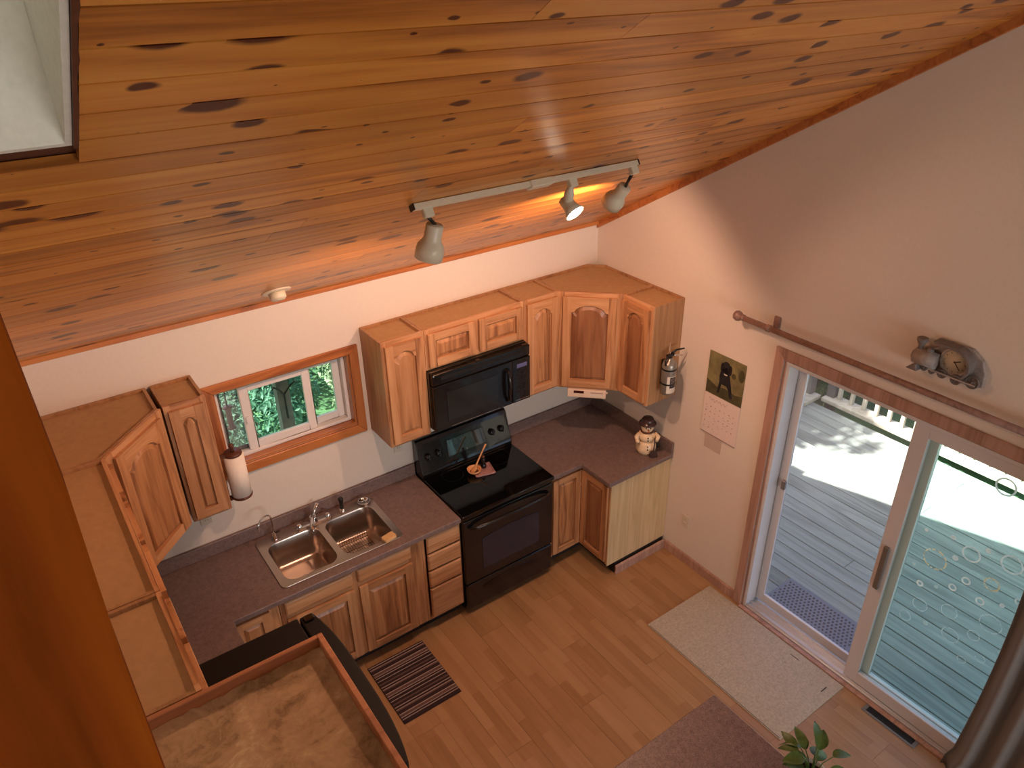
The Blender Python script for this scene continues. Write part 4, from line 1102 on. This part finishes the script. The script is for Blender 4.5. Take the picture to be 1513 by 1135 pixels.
b = MB(); b.prism([(.0, .02), (.05, .06), (.06, .02)], 'y', -.085, -.02); b.build('cowcatcher', M['pewterdark'], ck, bevel=.003)

cr_ = thing('curtain_rod', 'dark wooden curtain rod with ball end above the glass door', 'curtain rod', (-.085, -1.42, 2.222))
MB().tube([(0, -.04, 0), (0, -2.4, -.0)], .0175, 16).build('pole', M['rod'], cr_)
b = MB(); b.T = Matrix.Rotation(-PI / 2, 4, 'X') @ Matrix.Identity(4)
b.lathe([(0, -.04), (.02, -.04), (.022, -.028), (.014, -.022), (.028, -.008), (.033, .010), (.028, .028), (.014, .038), (0, .04)], 18); b.build('finial', M['rod'], cr_)
b = MB()
b.T = Matrix.Translation((0, -.22, 0)); b.box(.066, .0835, -.02, .02, -.04, .055); b.box(.015, .066, -.012, .012, -.026, -.012); b.tube([(.0, -.013, 0.0), (.0, .013, 0.0)], .0235, 14)
b.build('bracket', M['rod'], cr_, bevel=.003)
# taupe curtain drawn to the right, hanging from the rod
cu = MB(); random.seed(8)
nj, ni = 26, 64
G = []
for j in range(nj + 1):
    tz = j / nj; z = 2.20 - tz * 2.17
    row = []
    ys = -3.26 - .05 * math.sin(tz * PI * .9) + .0 * tz
    if tz > .93: ys += .02
    for i in range(ni + 1):
        u = i / ni
        y = ys - u * .55
        x = -.105 + .038 * math.sin(u * 2 * PI * 4.5 + .5 * math.sin(tz * 2)) * (.65 + .5 * tz) + .012 * math.sin(u * 31 + tz * 3)
        row.append((x, y, z))
    G.append(row)
F = [[cu.v(p) for p in row] for row in G]
for j in range(nj):
    for i in range(ni): cu.f([F[j][i], F[j][i + 1], F[j + 1][i + 1], F[j + 1][i]], True)
co = thing('curtain', 'taupe grey curtain hanging at the right end of the glass door', 'curtain', (0, 0, 0))
cuo = cu.build('fabric', M['curtain'], co, recalc=False)
sld = cuo.modifiers.new('thick', 'SOLIDIFY'); sld.thickness = .003
for i in range(5):
    b = MB(); b.T = Matrix.Translation((-.085, -3.30 - i * .11, 2.222)) @ Matrix.Rotation(PI / 2, 4, 'X')
    n = 20; A = []
    for k in range(n + 1):
        a = 2 * PI * k / n
        A.append([b.v(((.026 + .003 * math.cos(t)) * math.cos(a), (.026 + .003 * math.cos(t)) * math.sin(a), .003 * math.sin(t))) for t in (0, PI / 2, PI, 3 * PI / 2)])
    for p, q in zip(A, A[1:]):
        for k in range(4): b.f([p[k], p[(k + 1) % 4], q[(k + 1) % 4], q[k]], True)
    b.build('curtain_ring', M['rod'], co)

# ------------------------------------------------------------------ floor things
rgx = thing('striped_rug', 'small brown and cream striped rug in front of the sink cabinet', 'rug', (-2.49, -1.167, .0005), R(0))
RWd, RLn = .42, .525
MB().box(0, RWd, 0, RLn, 0, .006).build('backing', M['rug_dark'], rgx, bevel=.002)
random.seed(13)
y = .006
pat = [('rug_dark', .022), ('rug_light', .006), ('rug_dark', .012), ('rug_light', .005), ('rug_mid', .02), ('rug_light', .006), ('rug_dark', .026), ('rug_mid', .01), ('rug_light', .005), ('rug_dark', .014), ('rug_light', .006), ('rug_dark', .018), ('rug_mid', .012), ('rug_dark', .02), ('rug_light', .005)]
i = 0
while y < RLn - .012:
    m, h = pat[i % len(pat)]; i += 1
    h = min(h, RLn - .006 - y)
    MB().box(.004, RWd - .004, y + .0006, y + h - .0006, .006, .009 + (.0015 if m == 'rug_light' else 0)).build('stripe', M[m], rgx)
    y += h
gm = thing('door_mat', 'large beige flat mat on the floor inside the glass door', 'mat', (-.698, -2.608, .0005), 0)
MB().box(0, .655, 0, 1.135, 0, .007).build('pile', M['mat'], gm, bevel=.003)
b = MB(); b.box(.006, .009, .01, 1.12, .0072, .0076); b.box(.50, .56, .06, .066, .0072, .0078); b.box(.595, .60, .30, .37, .0072, .0078); b.build('scuff', M['vdark'], gm)
vt = thing('floor_vent', 'metal floor vent with dark grille in front of the ringed glass panel', 'vent', (-.058, -2.94, .0005), 0)
frame_ = MB()
for (x0, x1, y0, y1) in ((-.046, -.03, -.172, .172), (.03, .046, -.172, .172), (-.03, .03, -.172, -.15), (-.03, .03, .15, .172)): frame_.box(x0, x1, y0, y1, 0, .005)
frame_.build('vent_frame', M['greymetal'], vt, bevel=.002)
MB().box(-.03, .03, -.15, .15, 0.0, .001).build('vent_well', M['vdark'], vt)
for i in range(28):
    MB().box(-.028, .028, -.146 + i * .0105, -.141 + i * .0105, .001, .0042).build('slat', M['vdark'], vt)

# island in the foreground
il = thing('kitchen_island', 'kitchen island with purple-brown laminate top at the bottom edge', 'island', (-2.44, -3.42, 0), 0)
IW, IL = 1.04, .846
MB().box(0, IW, 0, IL, .868, .906).build('slab', M['lam'], il, bevel=.005, segs=2)
MB().box(.04, IW - .04, .04, IL - .16, TK, .867).build('carcass', M['cab_side'], il)
MB().box(.08, IW - .08, .08, IL - .2, 0, TK).build('toe_kick', M['toe'], il)
for i in range(2): make_door(il, .44, .70, (IW - .06 - i * .47, IL - .16 + .001, .14), PI, 0)
# pothos in a white pot on the island
po = thing('potted_plant', 'green leafy potted plant at the right edge of the island', 'plant', (-1.455, -3.155, .9065))
MB().lathe([(0, 0), (.05, 0), (.055, .01), (.07, .11), (.074, .115), (.068, .117), (.062, .10), (0, .098)], 24).build('pot', M['pot'], po)
MB().lathe([(0, .1), (.06, .1), (.06, .102), (0, .104)], 18).build('soil', M['soil'], po)
random.seed(17)
def leafmesh(L, wd, droop):
    b = MB(); n = 7
    rows = []
    for i in range(n + 1):
        u = i / n; ww = wd * math.sin(PI * min(1, u * .93 + .04)) ** .75 * (1 - .35 * u)
        if i == n: ww = .0005
        z = -droop * u * u * L
        rows.append([b.v((-ww, u * L, z + .25 * ww)), b.v((0, u * L, z - .002)), b.v((ww, u * L, z + .25 * ww))])
    for p, q in zip(rows, rows[1:]):
        for k in range(2): b.f([p[k], p[k + 1], q[k + 1], q[k]], True)
    return b
for i in range(18):
    a = random.uniform(0, 2 * PI) if i > 4 else (R(20), R(60), R(100), R(140), R(-20))[i]
    hgt = random.uniform(.13, .24) if i > 4 else (.2, .17, .22, .15, .19)[i]; rr = random.uniform(.03, .10)
    b = leafmesh(random.uniform(.07, .10), random.uniform(.026, .036), random.uniform(.2, .7))
    lf = b.build('leaf', M['leaf'], po, recalc=False)
    tip = Vector((rr * math.cos(a), rr * math.sin(a), hgt))
    lf.matrix_local = Matrix.Translation(tip) @ Matrix.Rotation(a - PI / 2, 4, 'Z') @ Matrix.Rotation(random.uniform(-.2, .7), 4, 'X') @ Matrix.Rotation(random.uniform(-.5, .5), 4, 'Y')
    MB().tube([(rr * .2 * math.cos(a), rr * .2 * math.sin(a), .1), (rr * .5 * math.cos(a), rr * .5 * math.sin(a), .1 + (hgt - .1) * .7), tip[:]], .0025, 5).build('stem', M['leaf'], po)

# ------------------------------------------------------------------ track light
tk = thing('track_light', 'cream three-lamp track light on the pine ceiling', 'track light', (-1.71, -1.475, zc(-1.475) - .012))
b = MB(); b.T = Matrix.Rotation(-ang, 4, 'X'); b.box(-.60, .60, -.018, .018, -.022, .002); b.build('track', M['cream'], tk, bevel=.002)
b = MB(); b.T = Matrix.Rotation(-ang, 4, 'X'); b.box(-.035, .085, -.026, .026, -.03, .004); b.build('power_feed', M['cream'], tk, bevel=.004)
b = MB(); b.T = Matrix.Rotation(-ang, 4, 'X'); b.box(-.606, -.60, -.019, .019, -.023, .003); b.box(.60, .606, -.019, .019, -.023, .003); b.build('end_cap', M['blacksat'], tk)
def head(px_, pos, aim, bulbmat, power, cone=130, scale=1.0, par=False):
    """one lamp: adapter under the track, arm, bell shade, bulb"""
    base_ = Vector((px_ - (-1.71), 0, -.025))
    pos = Vector(pos) - Vector(tk.location); aim = Vector(aim).normalized()
    rot = Vector((0, 0, -1)).rotation_difference(aim).to_matrix().to_4x4()
    b = MB(); b.T = Matrix.Translation(base_) @ Matrix.Rotation(-ang, 4, 'X'); b.box(-.022, .022, -.014, .014, -.035, .004)
    hd_ = b.build('lamp_head', M['cream'], tk, bevel=.003)
    if par:
        b = MB(); b.T = Matrix.Translation(base_ + Vector((0, 0, -.03))); 
        MB().tube([base_ + Vector((0, 0, -.03)), (base_ + pos) / 2 + Vector((0, 0, -.005)), pos], [.012, .022, .026], 12).build('arm', M['cream'], hd_)
    else: MB().tube([base_ + Vector((0, 0, -.03)), pos - aim * .01 + Vector((0, 0, .0))], .008, 8).build('arm', M['blacksat'], hd_)
    b = MB(); b.T = Matrix.Translation(pos) @ rot @ Matrix.Diagonal((scale, scale, scale, 1))
    if par:
        b.lathe([(0, .03), (.030, .028), (.031, -.01), (.034, -.03), (.048, -.062), (.046, -.062), (.03, -.03), (.028, .02), (0, .022)], 26)
        b.build('shade', M['cream'], hd_)
        b = MB(); b.T = Matrix.Translation(pos) @ rot; b.lathe([(0, -.068), (.03, -.066), (.044, -.058), (.03, -.03), (0, -.03)], 22); b.build('bulb', bulbmat, hd_)
        tipz = -.075
    else:
        b.lathe([(0, .012), (.034, .01), (.037, .004), (.037, -.05), (.042, -.062), (.056, -.082), (.060, -.10), (.060, -.14), (.057, -.14), (.056, -.10), (.04, -.07), (.034, -.05), (.032, 0), (0, .004)], 28)
        b.build('shade', M['cream'], hd_)
        b = MB(); b.T = Matrix.Translation(pos) @ rot; b.lathe([(0, -.128), (.03, -.124), (.046, -.112), (.035, -.08), (0, -.07)], 20); b.build('bulb', bulbmat, hd_)
        tipz = -.145
    wp = Vector(tk.location) + pos + (rot @ Vector((0, 0, tipz)))
    light('SPOT', 'track_lamp_light', wp, aim, power, (1, .56, .37), spot_size=R(cone), spot_blend=.4, shadow_soft_size=.035)
    return hd_
head(-2.245, (-2.20, -1.45, 3.205), (-.2, .15, -.97), M['bulb_dim'], 54, cone=168)
head(-1.50, (-1.49, -1.44, 3.175), (.12, -.78, -.62), M['bulb'], 24, par=True, cone=150)
head(-1.125, (-1.10, -1.40, 3.175), (-.1, .62, -.78), M['bulb_dim'], 62, cone=164, scale=.9)
# small white fixture near the sink wall
sf = thing('ceiling_fixture', 'small round white ceiling fixture near the wall above the window', 'ceiling fixture', (-2.545, -.30, zc(-.30) - .007))
sf.rotation_euler = (-ang, 0, 0)
MB().lathe([(0, 0), (.078, 0), (.08, -.003), (.075, -.008), (.05, -.01), (0, -.01)], 30).build('flange', M['cream'], sf)
MB().lathe([(0, -.0105), (.044, -.0105), (.044, -.04), (.04, -.046), (.036, -.046), (.034, -.052), (0, -.053)], 26).build('barrel', M['cream'], sf)

# ------------------------------------------------------------------ outside: deck, railings, garden
dk = struct(box('deck', M['greypost'], (.20, 3.09, -9.0, .05, -.30, -.16)), 'weathered grey plank deck outside the glass door')
for k in range(-2, 21):
    x = .475 + .1457 * k
    if x + .14 > 3.10 or x < .16: continue
    ys = [-9.0] + ([-4.4] if k % 2 else ([-1.9, -5.4] if k % 4 == 0 else [-6.8])) + [.05]; ys.sort()
    for a, b_ in zip(ys, ys[1:]):
        box('deck_board', M['deck'], (0, .1385, 0, b_ - a - .003, -.03, 0), dk, .003).location = (x, a, -.10)
def railing(label, p0, p1, sp, side, posts):
    """side: +1 when the base board's near edge lies toward local +y, -1 toward local -y"""
    t = thing('deck_railing', label, 'railing', (p0[0], p0[1], -.0995))
    d = Vector(p1) - Vector(p0); L = d.length; t.rotation_euler = (0, 0, math.atan2(d.y, d.x))
    ya, yb = sorted((side * .12, -side * .06))
    MB().box(0, L, ya, yb, 0, .045).build('base_board', M['rail'], t, bevel=.004)
    MB().box(0, L, -.07, .07, 1.021, 1.06).build('top_rail', M['rail'], t, bevel=.004)
    for x in posts: MB().box(x - .045, x + .045, -.045, .045, -.84 if side < 0 and L > 4 else .0455, 1.0205).build('post', M['greypost'], t, bevel=.004)
    bal = MB().box(-.02, .02, -.02, .02, .0455, 1.0205).build('baluster', M['rail'], t, (sp, 0, 0), bevel=.003)
    for i in range(2, int(L / sp)):
        if any(abs(i * sp - x) < .07 for x in posts): continue
        c = bal.copy(); COL.objects.link(c); c.parent = t; c.location = (i * sp, 0, 0)
    return t
railing('long deck railing with pale square balusters on the far side of the deck', (3.30, -.21), (3.30, -8.9), .142, -1, (.05, 2.9, 5.8, 8.6))
railing('short deck railing running from the house to the far corner', (.30, -.06), (3.22, -.06), .142, -1, (.06, 1.5, 2.87))
om = thing('outdoor_mat', 'grey rubber mat with rows of holes on the deck by the door', 'mat', (.285, -2.42, -.0995), 0)
hl = []
for r_ in range(9):
    for c__ in range(22):
        x = .035 + r_ * .031; y = .03 + c__ * .030 + (.015 if r_ % 2 else 0)
        if y > .66: continue
        hl.append((x, y))
MB().box(0, .33, 0, .69, 0, .010).build('mat_sheet', M['rubber'], om, bevel=.003)
b = MB()
for x, y in hl: b.prism([(x + .011 * math.cos(R(60 * k + 30)), y + .0085 * math.sin(R(60 * k + 30))) for k in range(6)], 'z', .0101, .0106)
mh = b.build('mat_holes', M['rubberdark'], om); mh['kind'] = 'stuff'

gr = MB(); random.seed(30)
nx, ny = 36, 40; V = []
for i in range(nx + 1):
    for j in range(ny + 1):
        x = -16 + 40 * i / nx; y = -20 + 42 * j / ny
        V.append(gr.v((x, y, -.95 + .12 * math.sin(x * .7) * math.cos(y * .6) + .09 * max(0, y - 1) + .05 * max(0, x - 6))))
for i in range(nx):
    for j in range(ny): gr.f([V[i * (ny + 1) + j], V[(i + 1) * (ny + 1) + j], V[(i + 1) * (ny + 1) + j + 1], V[i * (ny + 1) + j + 1]], True)
struct(gr.build('ground', M['grass']), 'grassy ground around the house')

def crown(n, rx, ry, rz, size, m, parent, seed):
    random.seed(seed); b = MB(); b.sm = False
    for i in range(n):
        d = Vector((random.gauss(0, 1), random.gauss(0, 1), random.gauss(0, 1))).normalized()
        k = random.uniform(.45, 1.0) ** .5
        lump = 1 + .22 * math.sin(d.x * 5 + seed) * math.sin(d.y * 4 + 2 * seed) + .15 * math.sin(d.z * 7)
        p = Vector((d.x * rx, d.y * ry, d.z * rz)) * k * lump
        s_ = size * random.uniform(.6, 1.3)
        q = Matrix.Translation(p) @ (Vector((0, 0, 1)).rotation_difference((d + Vector((random.uniform(-1, 1), random.uniform(-1, 1), random.uniform(-.3, 1)))).normalized())).to_matrix().to_4x4() @ Matrix.Rotation(random.uniform(0, 6.28), 4, 'Z')
        b.T = q
        vs = [b.v(c) for c in ((0, -s_, 0), (s_ * .45, 0, s_ * .12), (0, s_, 0), (-s_ * .45, 0, s_ * .12))]
        b.f(vs)
    b.T = Matrix.Identity(4)
    o = b.build('foliage', m, parent, recalc=False); return o
protos = {}
def bush(label, loc, rx, rz, m, group, n=2600, size=.07, trunk=.3, cat='bush', name='garden_bush', seed=1):
    t = thing(name, label, cat, loc, random.uniform(0, 6), group)
    key = (m, n, size, round(rz / rx, 1), seed)
    if key in protos:
        c = link('foliage', protos[key].data, t)
    else:
        c = crown(n, 1.0, 1.0, rz / rx, size / rx, M[m], t, seed); protos[key] = c
    c.scale = (rx, rx, rx); c.location = (0, 0, trunk + rz)
    MB().tube([(0, 0, -.05), (.03, .02, trunk * .6 + .1), (.0, .03, trunk + rz * .9)], [.06 * max(.6, rx), .045 * max(.6, rx), .02], 7).build('trunk', M['bark'], t)
    return t
gB, gW, gT = 'bushes beyond the deck railing', 'shrubs seen through the kitchen window', 'trees shading the garden'
for k, (x, y, r, h, m, nm) in enumerate(((4.7, .75, .8, .8, 'fol1', 'at the deck corner nearest the sink wall'), (4.75, -1.4, .85, .85, 'fol2', 'in the middle of the left glass view'), (4.75, -3.45, .85, .75, 'fol1', 'behind the middle of the glass door'), (4.9, -5.7, .9, .9, 'fol2', 'toward the right end of the railing'), (2.6, 1.35, .8, .85, 'fol2', 'beyond the short railing'))):
    bush('green leafy bush beyond the deck railing, ' + nm, (x, y, -.95), r, h, m, gB, trunk=.15, seed=k % 3, n=4200, size=.055)
for k, (x, y, r, h, m, nm) in enumerate(((-1.95, 3.1, .62, .8, 'fol2', 'left of the grey post'), (-.4, 3.3, .62, .66, 'fol3', 'right of the grey post'), (-1.15, 5.0, .95, .95, 'fol2', 'straight behind the grey post'), (1.3, 5.0, .85, .9, 'fol3', 'farthest right'), (-3.7, 5.2, .95, 1.0, 'fol1', 'farthest left'), (-.9, 7.9, 1.4, 1.3, 'fol1', 'at the back of the garden'))):
    bush('leafy shrub seen through the kitchen window, ' + nm, (x, y, -.85), r, h, m, gW, trunk=.05, seed=k % 3, n=7500, size=.038)
# grey wooden post with an iron plant hook outside the window
gp = thing('porch_post', 'grey wooden post with a black iron hook outside the kitchen window', 'post', (-2.455, .27, -.95))
MB().box(-.041, .041, -.04, .04, 0, zc(.31) + .945).build('post_timber', M['greypost'], gp, bevel=.004)
b = MB()
for sx in (-1, 1): b.tube([(.0, -.046, 2.50), (.0, -.052, 2.68), (sx * .03, -.068, 2.73), (sx * .07, -.082, 2.77), (sx * .082, -.086, 2.755)], .0055, 6)
b.build('iron_hook', M['blacksat'], gp)
gp2 = thing('feeder_pole', 'thin grey pole outside the left edge of the kitchen window', 'pole', (-2.925, .32, -.95))
MB().tube([(0, 0, 0), (0, 0, 3.1)], .022, 10).build('pole', M['greypost'], gp2)
bf = MB(); bf.T = Matrix.Translation((.13, 0, 2.50)) @ Matrix.Diagonal((.5, .5, .7, 1)); bf.lathe([(0, .24), (.05, .235), (.065, .22), (.04, .21), (.035, .02), (.06, .01), (.05, 0), (0, 0)], 14); bf.build('feeder', M['brown'], gp2)
MB().tube([(0, 0, 2.80), (.07, 0, 2.83), (.13, 0, 2.78), (.13, 0, 2.665)], .005, 6).build('feeder_hook', M['blacksat'], gp2)
# big tree whose crown throws the dappled shade on the far corner of the deck
def big_tree(label, loc, crowns, seed):
    t = thing('garden_tree', label, 'tree', loc, 0, gT)
    top = max(c[2] for c in crowns)
    MB().tube([(0, 0, -.1), (.05, .03, top * .4), (0, 0, top)], [.16, .12, .05], 10).build('trunk', M['bark'], t)
    for k, (cx, cy, cz, r) in enumerate(crowns):
        c = crown(1500, r, r, r * .7, .13, M['fol1'], t, seed + k); c.location = (cx, cy, cz)
        MB().tube([(0, 0, cz * .6), (cx * .6, cy * .6, cz * .85), (cx, cy, cz)], [.06, .04, .02], 6).build('branch', M['bark'], t)
    return t

big_tree('tall leafy tree behind the house shading the deck corner', (.9, 2.9, -.9), [(-1.5, -1.0, 6.1, .95), (-.6, -.5, 6.6, .9), (.1, .1, 7.2, 1.0), (-1.6, .6, 6.9, .9)], 40)
